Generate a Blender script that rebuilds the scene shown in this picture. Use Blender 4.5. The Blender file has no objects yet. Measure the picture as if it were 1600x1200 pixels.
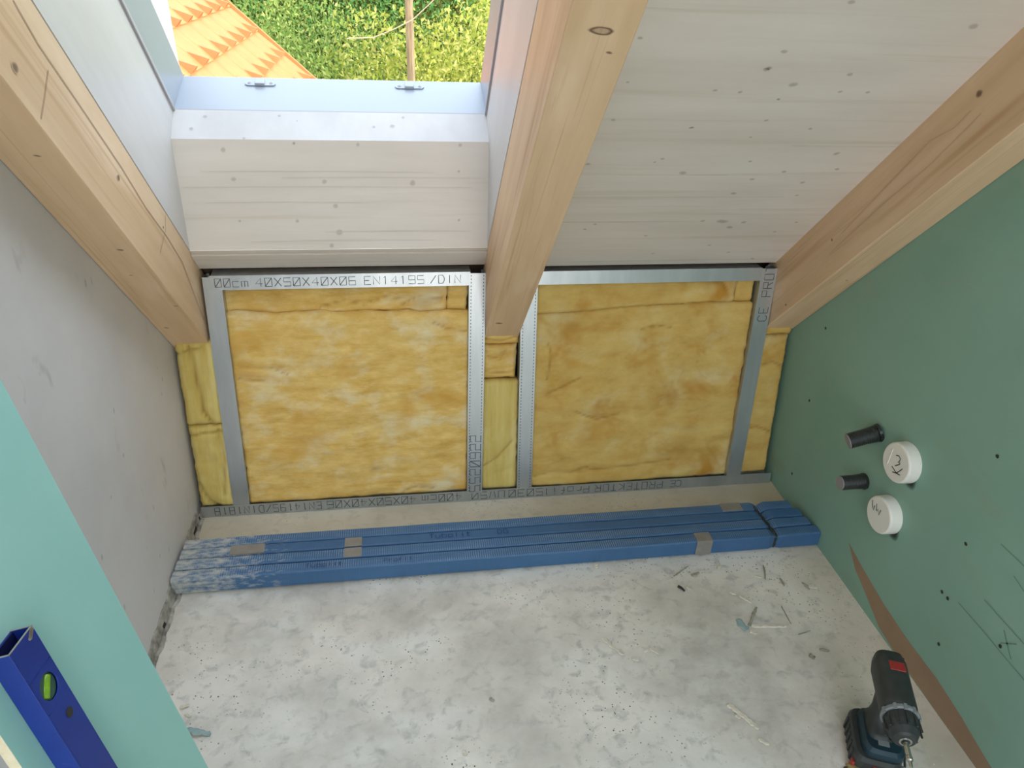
import bpy, bmesh, math, random
from math import sin, cos, pi, radians
from mathutils import Matrix, Vector, noise
random.seed(7)
SC = bpy.context.scene
COL = SC.collection

# ---------------------------------------------------------------- camera
def camera():
    yaw, pit, roll = radians(9.78), radians(30.8), radians(2.8)
    fwd = Vector((sin(yaw)*cos(pit), cos(yaw)*cos(pit), -sin(pit)))
    right = Vector((cos(yaw), -sin(yaw), 0)); up = right.cross(fwd)
    r2 = right*cos(roll)+up*sin(roll); u2 = -right*sin(roll)+up*cos(roll)
    cam = bpy.data.cameras.new('camera'); o = bpy.data.objects.new('camera', cam); COL.objects.link(o)
    m = Matrix((r2, u2, -fwd)).transposed().to_4x4(); m.translation = Vector((0, 0, 1.58))
    o.matrix_world = m
    cam.sensor_width = 36; cam.lens = 1131.54*36/1600; cam.clip_start = .02; cam.clip_end = 300
    SC.camera = o
camera()

# ---------------------------------------------------------------- world, sun, exposure
SC.view_settings.view_transform = 'Standard'; SC.view_settings.look = 'None'
SC.view_settings.gamma = 1; SC.view_settings.use_curve_mapping = False
SC.view_settings.exposure = 0.30
w = bpy.data.worlds.new('sky'); SC.world = w; w.use_nodes = True
nt = w.node_tree; nt.nodes.clear()
N = nt.nodes.new
tc = N('ShaderNodeTexCoord'); sp = N('ShaderNodeSeparateXYZ'); mp = N('ShaderNodeMapRange')
nt.links.new(tc.outputs['Generated'], sp.inputs[0]); nt.links.new(sp.outputs['Z'], mp.inputs['Value'])
mp.inputs['From Min'].default_value = -.05; mp.inputs['From Max'].default_value = .6
cr = N('ShaderNodeValToRGB'); cr.color_ramp.elements[0].color = (1, .98, .95, 1); cr.color_ramp.elements[1].color = (.60, .78, 1, 1)
nz = N('ShaderNodeTexNoise'); nz.inputs['Scale'].default_value = 3; nz.inputs['Detail'].default_value = 6
nt.links.new(tc.outputs['Generated'], nz.inputs['Vector'])
cr2 = N('ShaderNodeValToRGB'); cr2.color_ramp.elements[0].position = .45; cr2.color_ramp.elements[1].position = .62
mx = N('ShaderNodeMix'); mx.data_type = 'RGBA'; mx.inputs[7].default_value = (1, .98, .96, 1)
nt.links.new(mp.outputs[0], cr.inputs[0]); nt.links.new(nz.outputs['Fac'], cr2.inputs[0])
nt.links.new(cr2.outputs[0], mx.inputs[0]); nt.links.new(cr.outputs[0], mx.inputs[6])
bg = N('ShaderNodeBackground'); bg.inputs[1].default_value = 3.6
ow = N('ShaderNodeOutputWorld')
nt.links.new(mx.outputs[2], bg.inputs[0]); nt.links.new(bg.outputs[0], ow.inputs[0])
sun = bpy.data.lights.new('sun', 'SUN'); sun.energy = 4.6; sun.angle = .009; sun.color = (1, .93, .8)
so = bpy.data.objects.new('sun', sun); COL.objects.link(so)
so.rotation_euler = Vector((.97, -.13, .13)).to_track_quat('Z', 'Y').to_euler()
so.location = (12, -1.6, 1.6)

# ---------------------------------------------------------------- frames of the building
A = radians(47.78)     # roof pitch
L = radians(9.27)      # lean of the knee wall framing
RF = Matrix.Translation((0, 1.962, .577)) @ Matrix.Rotation(-A, 4, 'X')   # x, down the slope, outward from rafter underside
KF = Matrix.Translation((0, 1.868, 0)) @ Matrix.Rotation(-L, 4, 'X')      # x, outward, up the knee wall
XL, XR = -.665, 1.276
def portal(name, M, sx, sy):
    l = bpy.data.lights.new(name, 'AREA'); l.shape = 'RECTANGLE'; l.size = sx; l.size_y = sy; l.energy = 1
    l.cycles.is_portal = True
    o = bpy.data.objects.new(name, l); COL.objects.link(o); o.matrix_world = M
portal('skylight_portal', RF @ Matrix.Translation((-.155, -1.05, .7)), .8, 1.4)
portal('added_ceiling_portal', Matrix.Translation((.35, -1.22, 2.84)), 1.5, 1.8)  # guides sky light through the added ceiling opening
portal('added_window_portal', Matrix.Translation((.35, -2.62, 1.22)) @ Matrix.Rotation(-pi/2, 4, 'X') @ Matrix.Rotation(pi, 4, 'X'), 1.6, 2.25)  # guides sky light through the added window behind the camera

# ---------------------------------------------------------------- materials
def srgb(r, g, b):
    f = lambda c: (c/255/12.92) if c <= 10 else ((c/255+.055)/1.055)**2.4
    return (f(r), f(g), f(b), 1)
def mat(name, c1, c2=None, scale=(5, 5, 5), detail=4, lo=.35, hi=.65, rough=.8, metal=0, bump=0, bscale=(40, 40, 40),
        c3=None, s3=(1, 1, 1), lo3=.5, hi3=.7, kcol=None, speck=None, spec=None, grain=None):
    m = bpy.data.materials.new(name); m.use_nodes = True; t = m.node_tree; t.nodes.clear(); N = t.nodes.new; Lk = t.links.new
    out = N('ShaderNodeOutputMaterial'); p = N('ShaderNodeBsdfPrincipled'); Lk(p.outputs[0], out.inputs[0])
    p.inputs['Roughness'].default_value = rough; p.inputs['Metallic'].default_value = metal
    if spec is not None: p.inputs['Specular IOR Level'].default_value = spec
    tc = N('ShaderNodeTexCoord')
    def nz(sc, det=detail, dist=0):
        mp = N('ShaderNodeMapping'); mp.inputs['Scale'].default_value = sc; Lk(tc.outputs['Object'], mp.inputs[0])
        n = N('ShaderNodeTexNoise'); n.inputs['Scale'].default_value = 1; n.inputs['Detail'].default_value = det
        n.inputs['Roughness'].default_value = .6; n.inputs['Distortion'].default_value = dist
        Lk(mp.outputs[0], n.inputs['Vector']); return n
    def ramp(src, a, b, ca, cb):
        r = N('ShaderNodeValToRGB'); r.color_ramp.elements[0].position = a; r.color_ramp.elements[1].position = b
        r.color_ramp.elements[0].color = ca; r.color_ramp.elements[1].color = cb; Lk(src, r.inputs[0]); return r.outputs[0]
    def mix(f, a, b):
        x = N('ShaderNodeMix'); x.data_type = 'RGBA'
        Lk(f, x.inputs[0])
        for i, v in ((6, a), (7, b)):
            if isinstance(v, tuple): x.inputs[i].default_value = v
            else: Lk(v, x.inputs[i])
        return x.outputs[2]
    c = None
    if c2: c = ramp(nz(scale).outputs['Fac'], lo, hi, c1, c2)
    else: c = c1
    if c3:
        f = ramp(nz(s3).outputs['Fac'], lo3, hi3, (0, 0, 0, 1), (1, 1, 1, 1)); c = mix(f, c, c3)
    if grain:
        gs, gc, ga, gb = grain
        f = ramp(nz(gs, 3, .4).outputs['Fac'], ga, gb, (0, 0, 0, 1), (1, 1, 1, 1)); c = mix(f, c, gc)
    if speck:
        for (sc, th, sc_col) in speck:
            v = N('ShaderNodeTexVoronoi'); v.inputs['Scale'].default_value = sc; Lk(tc.outputs['Object'], v.inputs['Vector'])
            f = ramp(v.outputs['Distance'], th*.6, th, (1, 1, 1, 1), (0, 0, 0, 1))
            n2 = ramp(nz((3, 3, 3), 2).outputs['Fac'], .48, .6, (0, 0, 0, 1), (1, 1, 1, 1))
            ml = N('ShaderNodeMath'); ml.operation = 'MULTIPLY'; Lk(f, ml.inputs[0]); Lk(n2, ml.inputs[1])
            c = mix(ml.outputs[0], c, sc_col)
    if kcol:
        at = N('ShaderNodeAttribute'); at.attribute_name = 'k'; c = mix(at.outputs['Fac'], c, kcol)
    if isinstance(c, tuple): p.inputs['Base Color'].default_value = c
    else: Lk(c, p.inputs['Base Color'])
    if bump:
        b = N('ShaderNodeBump'); b.inputs['Strength'].default_value = bump; b.inputs['Distance'].default_value = .004
        Lk(nz(bscale, 5).outputs['Fac'], b.inputs['Height']); Lk(b.outputs[0], p.inputs['Normal'])
    return m
M = {}
M['beam'] = mat('rafter_wood', srgb(206, 172, 134), srgb(222, 190, 154), (14, 1.2, 14), rough=.55, bump=.15, bscale=(60, 4, 60),
                grain=((46, 1.0, 30), srgb(190, 150, 108), .56, .72), c3=srgb(232, 204, 172), s3=(5, 2.2, 7), lo3=.5, hi3=.75, kcol=srgb(84, 52, 30))
M['board'] = mat('whitewashed_board', srgb(212, 202, 191), srgb(222, 213, 203), (1.6, 9, 9), rough=.5, bump=.08, bscale=(6, 120, 120),
                 grain=((1.0, 40, 40), srgb(203, 192, 174), .56, .78), kcol=srgb(138, 130, 116))
M['reveal'] = mat('white_reveal', srgb(200, 196, 194), srgb(210, 206, 204), (9, 1.6, 9), rough=.42, bump=.06, bscale=(60, 5, 60), kcol=srgb(150, 142, 132))
M['frame'] = mat('white_lacquer', srgb(160, 166, 175), rough=.3)
M['gasket'] = mat('grey_gasket', srgb(168, 164, 168), rough=.6)
M['steel'] = mat('galvanised_steel', srgb(176, 182, 184), srgb(194, 198, 200), (14, 14, 3), rough=.34, metal=.75, bump=.03, bscale=(60, 60, 8), kcol=srgb(60, 64, 68))
M['ink'] = mat('dark_ink', srgb(82, 86, 90), rough=.6)
M['inkb'] = mat('black_marker', srgb(30, 30, 32), rough=.5)
M['blueink'] = mat('navy_ink', srgb(24, 56, 110), rough=.6)
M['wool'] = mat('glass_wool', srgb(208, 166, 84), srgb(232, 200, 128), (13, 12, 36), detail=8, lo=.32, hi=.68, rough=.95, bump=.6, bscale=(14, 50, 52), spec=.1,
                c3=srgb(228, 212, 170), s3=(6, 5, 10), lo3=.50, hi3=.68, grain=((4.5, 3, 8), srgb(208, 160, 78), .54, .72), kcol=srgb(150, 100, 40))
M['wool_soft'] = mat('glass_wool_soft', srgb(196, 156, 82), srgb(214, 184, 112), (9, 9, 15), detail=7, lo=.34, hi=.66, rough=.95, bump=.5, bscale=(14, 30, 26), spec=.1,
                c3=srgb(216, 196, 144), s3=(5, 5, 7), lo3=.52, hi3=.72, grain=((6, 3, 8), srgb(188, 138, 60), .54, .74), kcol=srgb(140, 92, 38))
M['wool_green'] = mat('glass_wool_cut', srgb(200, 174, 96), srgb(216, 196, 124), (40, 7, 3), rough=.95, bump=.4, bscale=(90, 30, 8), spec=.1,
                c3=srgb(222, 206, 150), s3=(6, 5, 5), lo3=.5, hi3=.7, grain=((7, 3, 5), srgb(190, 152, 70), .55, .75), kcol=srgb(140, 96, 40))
M['plaster'] = mat('smooth_plaster', srgb(206, 201, 202), srgb(216, 211, 211), (3, 3, 3), rough=.7, bump=.12, bscale=(8, 8, 8), kcol=srgb(120, 108, 98),
                   grain=((12, 12, 5), srgb(180, 172, 170), .64, .8))
M['green'] = mat('green_plasterboard', srgb(128, 166, 148), srgb(138, 174, 156), (2.5, 2.5, 2.5), rough=.62, bump=.05, bscale=(200, 200, 200), kcol=srgb(30, 34, 32),
                 c3=srgb(138, 160, 138), s3=(4, 4, 9), lo3=.58, hi3=.8)
M['teal'] = mat('teal_plasterboard', srgb(152, 202, 196), srgb(160, 208, 200), (3, 3, 3), rough=.7, bump=.04, bscale=(200, 200, 200),
                c3=srgb(146, 192, 180), s3=(9, 9, 9), lo3=.66, hi3=.85)
M['gypsum'] = mat('gypsum_core', srgb(222, 210, 176), srgb(236, 226, 196), (60, 60, 60), rough=.9, bump=.3, bscale=(200, 200, 200))
M['brown'] = mat('brown_paper', srgb(148, 122, 98), srgb(158, 132, 106), (6, 6, 6), rough=.8)
M['concrete'] = mat('concrete', srgb(190, 183, 172), srgb(232, 224, 212), (3.0, 3.0, 3.0), detail=12, lo=.34, hi=.62, rough=.82, bump=.22, bscale=(26, 26, 26),
                    c3=srgb(232, 229, 220), s3=(2.2, 3.6, 2), lo3=.5, hi3=.68, grain=((26, 30, 6), srgb(176, 172, 164), .52, .80),
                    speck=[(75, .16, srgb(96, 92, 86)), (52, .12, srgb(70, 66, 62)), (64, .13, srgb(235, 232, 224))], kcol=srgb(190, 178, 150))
M['mortar'] = mat('crumbly_mortar', srgb(120, 114, 106), srgb(180, 174, 164), (30, 30, 30), rough=.95, bump=.8, bscale=(70, 70, 70))
M['dark'] = mat('dark_gap', srgb(50, 48, 46), rough=.95)
M['flake'] = mat('plaster_flake', srgb(226, 218, 200), srgb(208, 198, 180), (60, 60, 60), rough=.9)
M['flake_green'] = mat('green_paper_scrap', srgb(142, 142, 122), srgb(166, 162, 142), (60, 60, 60), rough=.9)
M['flake_blue'] = mat('blue_green_scrap', srgb(136, 160, 160), srgb(156, 176, 174), (60, 60, 60), rough=.8)
M['flake_dark'] = mat('dark_scrap', srgb(52, 46, 42), rough=.8)
M['cap'] = mat('white_plastic', srgb(232, 230, 220), rough=.38)
M['tube'] = mat('black_tube', srgb(42, 48, 46), rough=.3)
M['tubecap'] = mat('grey_cap', srgb(142, 138, 138), rough=.6)
M['drill'] = mat('dark_plastic', srgb(44, 48, 47), srgb(56, 60, 58), (30, 30, 30), rough=.5)
M['drillblue'] = mat('navy_plastic', srgb(20, 50, 62), rough=.45)
M['red'] = mat('red_plastic', srgb(158, 46, 42), rough=.45)
M['greyp'] = mat('grey_plastic', srgb(134, 138, 140), rough=.5)
M['chrome'] = mat('bright_steel', srgb(190, 190, 184), rough=.25, metal=1)
M['level'] = mat('blue_lacquer', srgb(24, 48, 132), srgb(30, 56, 146), (8, 8, 8), rough=.4, grain=((30, 30, 30), srgb(70, 90, 160), .7, .8))
M['levelin'] = mat('dark_navy', srgb(12, 20, 66), rough=.5)
M['alu'] = mat('bare_aluminium', srgb(184, 178, 172), rough=.4, metal=.6)
M['vial'] = mat('green_vial', srgb(96, 150, 40), srgb(150, 186, 40), (60, 60, 60), rough=.15)
M['vialgrey'] = mat('grey_green_plastic', srgb(66, 96, 80), rough=.3)
M['tape'] = mat('greyish_tape', srgb(132, 126, 118), srgb(144, 138, 130), (30, 30, 30), rough=.5)
M['tan'] = mat('tan_wood', srgb(150, 126, 76), rough=.6)
M['tile'] = mat('orange_clay', srgb(196, 116, 68), srgb(202, 122, 74), (6, 6, 6), rough=.6, spec=.3)
M['tileshade'] = mat('shaded_clay_edge', srgb(150, 60, 40), rough=.7)  # clay with the shade of the roll ends put into its colour
M['render'] = mat('white_render', srgb(200, 196, 186), rough=.9)
M['grass'] = mat('meadow', srgb(80, 104, 40), srgb(110, 130, 50), (2, 2, 2), rough=.95)
M['bark'] = mat('pale_bark', srgb(150, 132, 100), srgb(120, 104, 80), (20, 20, 4), rough=.9)
M['darkbark'] = mat('dark_bark', srgb(62, 50, 42), srgb(80, 66, 54), (20, 20, 4), rough=.9)
M['birch'] = mat('birch_bark', srgb(196, 190, 178), srgb(90, 84, 76), (6, 6, 16), lo=.52, hi=.6, rough=.9)
M['twig'] = mat('pale_twig', srgb(176, 158, 130), rough=.9)
def leafmat(name, c1, c2, c3):
    m = bpy.data.materials.new(name); m.use_nodes = True; t = m.node_tree; t.nodes.clear(); N = t.nodes.new; Lk = t.links.new
    out = N('ShaderNodeOutputMaterial'); d = N('ShaderNodeBsdfDiffuse'); tr = N('ShaderNodeBsdfTranslucent'); ms = N('ShaderNodeMixShader'); ms.inputs[0].default_value = .35
    g = N('ShaderNodeNewGeometry'); r = N('ShaderNodeValToRGB'); r.color_ramp.elements[0].color = c1; r.color_ramp.elements[1].color = c3
    e = r.color_ramp.elements.new(.5); e.color = c2
    Lk(g.outputs['Random Per Island'], r.inputs[0]); Lk(r.outputs[0], d.inputs[0]); Lk(r.outputs[0], tr.inputs[0])
    Lk(d.outputs[0], ms.inputs[1]); Lk(tr.outputs[0], ms.inputs[2]); Lk(ms.outputs[0], out.inputs[0]); return m
M['leafY'] = leafmat('yellow_green_leaves', srgb(130, 146, 58), srgb(174, 178, 84), srgb(200, 192, 120))
M['leafG'] = leafmat('mid_green_leaves', srgb(98, 124, 60), srgb(140, 162, 84), srgb(176, 178, 108))
M['leafD'] = leafmat('dark_green_leaves', srgb(72, 82, 44), srgb(112, 118, 62), srgb(150, 146, 90))
M['leafB'] = leafmat('blue_green_leaves', srgb(84, 140, 84), srgb(120, 166, 90), srgb(150, 180, 100))

def foam_material():
    m = bpy.data.materials.new('ribbed_blue_foam'); m.use_nodes = True; t = m.node_tree; t.nodes.clear(); N = t.nodes.new; Lk = t.links.new
    out = N('ShaderNodeOutputMaterial'); p = N('ShaderNodeBsdfPrincipled'); Lk(p.outputs[0], out.inputs[0]); p.inputs['Roughness'].default_value = .5
    tc = N('ShaderNodeTexCoord'); sx = N('ShaderNodeSeparateXYZ'); Lk(tc.outputs['Object'], sx.inputs[0])
    def noisen(sc, det=4):
        mp = N('ShaderNodeMapping'); mp.inputs['Scale'].default_value = sc; Lk(tc.outputs['Object'], mp.inputs[0])
        n = N('ShaderNodeTexNoise'); n.inputs['Scale'].default_value = 1; n.inputs['Detail'].default_value = det; n.inputs['Roughness'].default_value = .65
        Lk(mp.outputs[0], n.inputs['Vector']); return n.outputs['Fac']
    def rng(src, a, b, c=0, d=1):
        r = N('ShaderNodeMapRange'); Lk(src, r.inputs['Value'])
        for k, v in (('From Min', a), ('From Max', b), ('To Min', c), ('To Max', d)): r.inputs[k].default_value = v
        return r.outputs[0]
    def mth(op, a, b):
        x = N('ShaderNodeMath'); x.operation = op; x.use_clamp = True
        for i, v in enumerate((a, b)):
            if isinstance(v, (int, float)): x.inputs[i].default_value = v
            else: Lk(v, x.inputs[i])
        return x.outputs[0]
    def mix(f, a, b):
        x = N('ShaderNodeMix'); x.data_type = 'RGBA'; Lk(f, x.inputs[0])
        for i, v in ((6, a), (7, b)):
            if isinstance(v, tuple): x.inputs[i].default_value = v
            else: Lk(v, x.inputs[i])
        return x.outputs[2]
    wv = N('ShaderNodeTexWave'); wv.bands_direction = 'X'; wv.inputs['Scale'].default_value = 48; wv.inputs['Distortion'].default_value = 1.2
    wv.inputs['Detail'].default_value = 2; Lk(tc.outputs['Object'], wv.inputs['Vector'])
    rib = rng(wv.outputs['Fac'], .62, .95)
    at = N('ShaderNodeAttribute'); at.attribute_name = 'k'
    rib = mth('MULTIPLY', rib, at.outputs['Fac'])
    rib = mth('MULTIPLY', rib, rng(noisen((4, 30, 30)), .35, .7))
    fade = rng(sx.outputs['X'], .3, 1.5, .75, .5); rib = mth('MULTIPLY', rib, fade)
    c = mix(noisen((3, 14, 14)), srgb(50, 88, 128), srgb(70, 112, 154))
    c = mix(rib, c, srgb(176, 196, 214))
    dust = mth('ADD', noisen((30, 70, 70), 8), rng(sx.outputs['X'], 0, .38, .16, -.16))
    dust = rng(dust, .46, .72)
    lim = rng(sx.outputs['X'], .25, .6, 1, 0); dust = mth('MULTIPLY', dust, lim)
    c = mix(dust, c, srgb(186, 186, 180)); Lk(c, p.inputs['Base Color'])
    b = N('ShaderNodeBump'); b.inputs['Strength'].default_value = .3; b.inputs['Distance'].default_value = .001; Lk(wv.outputs['Fac'], b.inputs['Height']); Lk(b.outputs[0], p.inputs['Normal'])
    return m
M['foam'] = foam_material()

# ---------------------------------------------------------------- builders
def tag(o, label=None, cat=None, group=None, kind=None):
    if label: o['label'] = label
    if cat: o['category'] = cat
    if group: o['group'] = group
    if kind: o['kind'] = kind
    return o
def empty(name, loc=(0, 0, 0), MW=None):
    o = bpy.data.objects.new(name, None); COL.objects.link(o); o.empty_display_size = .05
    o.matrix_basis = MW if MW is not None else Matrix.Translation(loc); return o
def obj(name, bm, mats, parent=None, MW=None, smooth=False, bevel=0, origin=None):
    """bm holds local coordinates of MW (parent None) or of the parent; origin shifts a top-level object's origin to a local point."""
    bmesh.ops.recalc_face_normals(bm, faces=bm.faces[:])
    me = bpy.data.meshes.new(name); bm.to_mesh(me); bm.free()
    for m in (mats if isinstance(mats, (list, tuple)) else [mats]): me.materials.append(M[m])
    if smooth:
        for p in me.polygons: p.use_smooth = True
    o = bpy.data.objects.new(name, me); COL.objects.link(o)
    if parent: o.parent = parent
    else:
        T = MW if MW is not None else Matrix.Identity(4)
        if origin is not None:
            me.transform(Matrix.Translation(-Vector(origin))); T = T @ Matrix.Translation(origin)
        o.matrix_basis = T
    if bevel:
        b = o.modifiers.new('bevel', 'BEVEL'); b.width = bevel; b.segments = 2; b.limit_method = 'ANGLE'; b.angle_limit = radians(40)
    return o
def nb():
    bm = bmesh.new(); bm.verts.layers.float.new('k'); return bm
def K(bm): return bm.verts.layers.float['k']
def box(bm, x0, x1, y0, y1, z0, z1, mi=0, k=0, T=None):
    vs = [bm.verts.new((x, y, z)) for x in (x0, x1) for y in (y0, y1) for z in (z0, z1)]
    for v in vs:
        v[K(bm)] = k
        if T: v.co = T @ v.co
    for f in ((0, 1, 3, 2), (4, 6, 7, 5), (0, 4, 5, 1), (2, 3, 7, 6), (0, 2, 6, 4), (1, 5, 7, 3)):
        fc = bm.faces.new([vs[i] for i in f]); fc.material_index = mi
    return vs
def prism(bm, pts, d, mi=0, caps=True):
    """closed polygon pts (3D) extruded by vector d"""
    d = Vector(d); a = [bm.verts.new(p) for p in pts]; b = [bm.verts.new(Vector(p)+d) for p in pts]; n = len(pts)
    fs = [bm.faces.new((a[i], a[(i+1) % n], b[(i+1) % n], b[i])) for i in range(n)]
    if caps: fs += [bm.faces.new(a), bm.faces.new(b[::-1])]
    for f in fs: f.material_index = mi
    return a, b
def knot(bm, c, u, v, ru, rv, k=1, ring=False, seed=0, mi=0, off=None):
    """a flush knot or spot lying in the surface: attribute k carries how much of the knot colour shows"""
    c = Vector(c); u = Vector(u).normalized(); v = Vector(v).normalized()
    if off: c = c+Vector(off)
    n = 18; R = random.Random(seed)
    ct = bm.verts.new(c); ct[K(bm)] = k*(.35 if ring else 1)
    rings = []
    for f, kk in ((.45, (.35 if ring else .95)*k), (.75, (1 if ring else .6)*k), (1.0, 0)):
        rg = []
        for i in range(n):
            a = 2*pi*i/n; j = 1+.22*noise.noise(Vector((cos(a)*1.3, sin(a)*1.3, seed*3.1)))
            p = bm.verts.new(c+u*(ru*f*j*cos(a))+v*(rv*f*j*sin(a))); p[K(bm)] = kk; rg.append(p)
        rings.append(rg)
    for i in range(n):
        bm.faces.new((ct, rings[0][i], rings[0][(i+1) % n])).material_index = mi
        for a, b in ((0, 1), (1, 2)):
            bm.faces.new((rings[a][i], rings[b][i], rings[b][(i+1) % n], rings[a][(i+1) % n])).material_index = mi
def line(bm, pts, nrm, wd, k=1, mi=0, soft=True):
    nrm = Vector(nrm); pts = [Vector(p) for p in pts]; rows = []
    for i, p in enumerate(pts):
        t = (pts[min(i+1, len(pts)-1)]-pts[max(i-1, 0)]).normalized(); s = t.cross(nrm).normalized()*wd
        if soft: r = [bm.verts.new(p-s), bm.verts.new(p), bm.verts.new(p+s)]; r[0][K(bm)] = 0; r[1][K(bm)] = k; r[2][K(bm)] = 0
        else:
            r = [bm.verts.new(p-s/2), bm.verts.new(p+s/2)]
            for v in r: v[K(bm)] = k
        rows.append(r)
    for a, b in zip(rows, rows[1:]):
        for j in range(len(a)-1):
            bm.faces.new((a[j], a[j+1], b[j+1], b[j])).material_index = mi
def tube(bm, pts, rad, n=8, mi=0, cap=True, k=0):
    pts = [Vector(p) for p in pts]; rr = rad if isinstance(rad, (list, tuple)) else [rad]*len(pts); rows = []
    up = None
    for i, p in enumerate(pts):
        t = (pts[min(i+1, len(pts)-1)]-pts[max(i-1, 0)]).normalized()
        if up is None: up = Vector((0, 0, 1)) if abs(t.z) < .9 else Vector((1, 0, 0))
        s = t.cross(up).normalized(); q = s.cross(t).normalized(); up = q
        rows.append([bm.verts.new(p+(s*cos(2*pi*j/n)+q*sin(2*pi*j/n))*rr[i]) for j in range(n)])
    for a, b in zip(rows, rows[1:]):
        for j in range(n): bm.faces.new((a[j], a[(j+1) % n], b[(j+1) % n], b[j])).material_index = mi
    if cap:
        bm.faces.new(rows[0]).material_index = mi; bm.faces.new(rows[-1][::-1]).material_index = mi
def lathe(bm, prof, n=32, T=None, mi=0, sy=1):
    """profile (z, r) around local z"""
    T = T or Matrix.Identity(4); rows = []
    for z, r in prof:
        rows.append([bm.verts.new(T @ Vector((r*cos(2*pi*j/n), sy*r*sin(2*pi*j/n), z))) for j in range(n)])
    for a, b in zip(rows, rows[1:]):
        for j in range(n): bm.faces.new((a[j], a[(j+1) % n], b[(j+1) % n], b[j])).material_index = mi
    bm.faces.new(rows[0]).material_index = mi; bm.faces.new(rows[-1][::-1]).material_index = mi
def to_local(MW, p): return MW.inverted() @ Vector(p)

# single-stroke dot-matrix style lettering, 4 wide by 6 high
G = {'0': ['00 40 46 06 00', '00 46'], '1': ['15 26 20'], '2': ['05 06 46 43 03 00 40'], '3': ['06 46 40 00', '13 43'], '4': ['30 36 02 42'],
 '5': ['46 06 03 43 40 00'], '6': ['46 06 00 40 43 03'], '8': ['00 40 46 06 00', '03 43'], '9': ['00 40 46 06 03 43'], 'X': ['00 46', '06 40'],
 'C': ['45 36 16 05 01 10 30 41'], 'E': ['46 06 00 40', '03 33'], 'N': ['00 06 40 46'], 'D': ['00 06 36 44 42 30 00'], 'I': ['20 26'],
 'P': ['00 06 46 43 03'], 'R': ['00 06 46 43 03', '23 40'], 'O': ['00 40 46 06 00'], 'T': ['06 46', '26 20'], 'K': ['00 06', '46 03 40'],
 'U': ['06 00 40 46'], 'W': ['06 10 24 30 46'], 'r': ['00 04', '03 14 34'], 'o': ['00 40 44 04 00'], 'f': ['10 15 26 36', '03 33'], 'i': ['20 24', '25 26'],
 'l': ['26 20'], 'c': ['44 04 00 40'], 'm': ['00 04 24 20', '24 44 40'], '/': ['00 46'], 'u': ['04 00 40 44'], 'b': ['06 00 40 44 04'], 't': ['16 10 30', '04 34'],
 'G': ['46 06 00 40 43 23'], 'a': ['04 44 40 00 02 42'], 'e': ['40 00 04 44 42 02'], ' ': []}
def text(bm, s, T, h, wf=.62, gap=.28, th=.07, mi=0):
    """strokes in the local xy plane of T, baseline at the origin"""
    x = 0; w = h*wf
    nrm = T.to_3x3() @ Vector((0, 0, 1))
    for ch in s:
        for st in G[ch]:
            pts = [T @ Vector((x+int(q[0])/4*w, int(q[1])/6*h, 0)) for q in st.split()]
            line(bm, pts, nrm, h*th*1.3, mi=mi, soft=False)
        x += w+h*gap
    return x

# ================================================================ SETTING
def structure(name, bm, m, MW=None, **kw):
    return tag(obj(name, bm, m, MW=MW, **kw), kind='structure')
# floor: concrete slab, gently uneven
bm = nb(); nx, ny = 60, 90
grid = {}
for i in range(nx+1):
    for j in range(ny+1):
        x = XL-.03+(XR-XL+.06)*i/nx; y = -2.6+4.75*j/ny
        z = .0012*noise.noise(Vector((x*3, y*3, 0)))
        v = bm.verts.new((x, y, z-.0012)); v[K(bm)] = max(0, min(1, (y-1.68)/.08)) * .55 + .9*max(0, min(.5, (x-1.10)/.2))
        grid[i, j] = v
for i in range(nx):
    for j in range(ny): bm.faces.new((grid[i, j], grid[i+1, j], grid[i+1, j+1], grid[i, j+1]))
box(bm, XL-.03, XR+.03, -2.6, 2.15, -.2, -.01)
structure('floor', bm, 'concrete', smooth=True)
# left wall, with stains and pits
bm = nb(); box(bm, XL-.12, XL, -2.6, 2.6, -.2, 3.2)
R = random.Random(3)
for i in range(26):
    knot(bm, (XL+.0004, R.uniform(.9, 1.85), R.uniform(.1, 1.0)), (0, 1, 0), (0, .2, 1), R.uniform(.002, .006), R.uniform(.004, .012), k=R.uniform(.2, .5), seed=i)
structure('wall_left', bm, 'plaster')
# right wall: green plasterboard with screw holes, pencil marks and a brown strip where the paper face ends
bm = nb(); box(bm, XR, XR+.1, -2.6, 2.6, -.2, 3.2)
HOLES = [(1.820, .634), (1.795, .389), (1.772, .113), (1.107, .677), (1.083, .442), (1.084, .284), (1.063, .284), (.900, .311), (1.03, .16), (.93, .052)]
for i, (y, z) in enumerate(HOLES):
    knot(bm, (XR-.0006, y, z), (0, 1, 0), (0, 0, 1), .0055, .0055 if i else .005, k=1.6, seed=i)
PEN = [[(1.033, .302), (.960, .302), (.858, .299), (.7, .297)], [(.981, .368), (.905, .367), (.858, .367), (.7, .365)], [(1.007, .513), (.938, .514), (.8, .516)],
       [(.910, .351), (.867, .309)], [(.903, .318), (.872, .351)], [(.949, .476), (.912, .466)]]
for ln in PEN: line(bm, [(XR-.0006, y, z) for y, z in ln], (1, 0, 0), .0022, k=.55)
BR = [(1.424, .126), (1.346, .108), (1.224, .086), (1.103, .076), (.994, .077), (.897, .065), (.795, .045), (.6, .03), (.6, .001), (.962, .001), (1.120, .003), (1.210, .013), (1.301, .053), (1.364, .078)]
prism(bm, [(XR-.0008, y, z) for y, z in BR], (.0007, 0, 0), mi=1)
for (y, z, r1, r2) in ((1.300, .456, .024, .024), (1.286, .292, .022, .024)):   # cut-outs in the board showing under the caps
    knot(bm, (XR-.0007, y, z), (0, 1, .3), (0, -.3, 1), r1, r2, k=1.0, seed=5)
structure('wall_right', bm, ['green', 'brown'])
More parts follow.
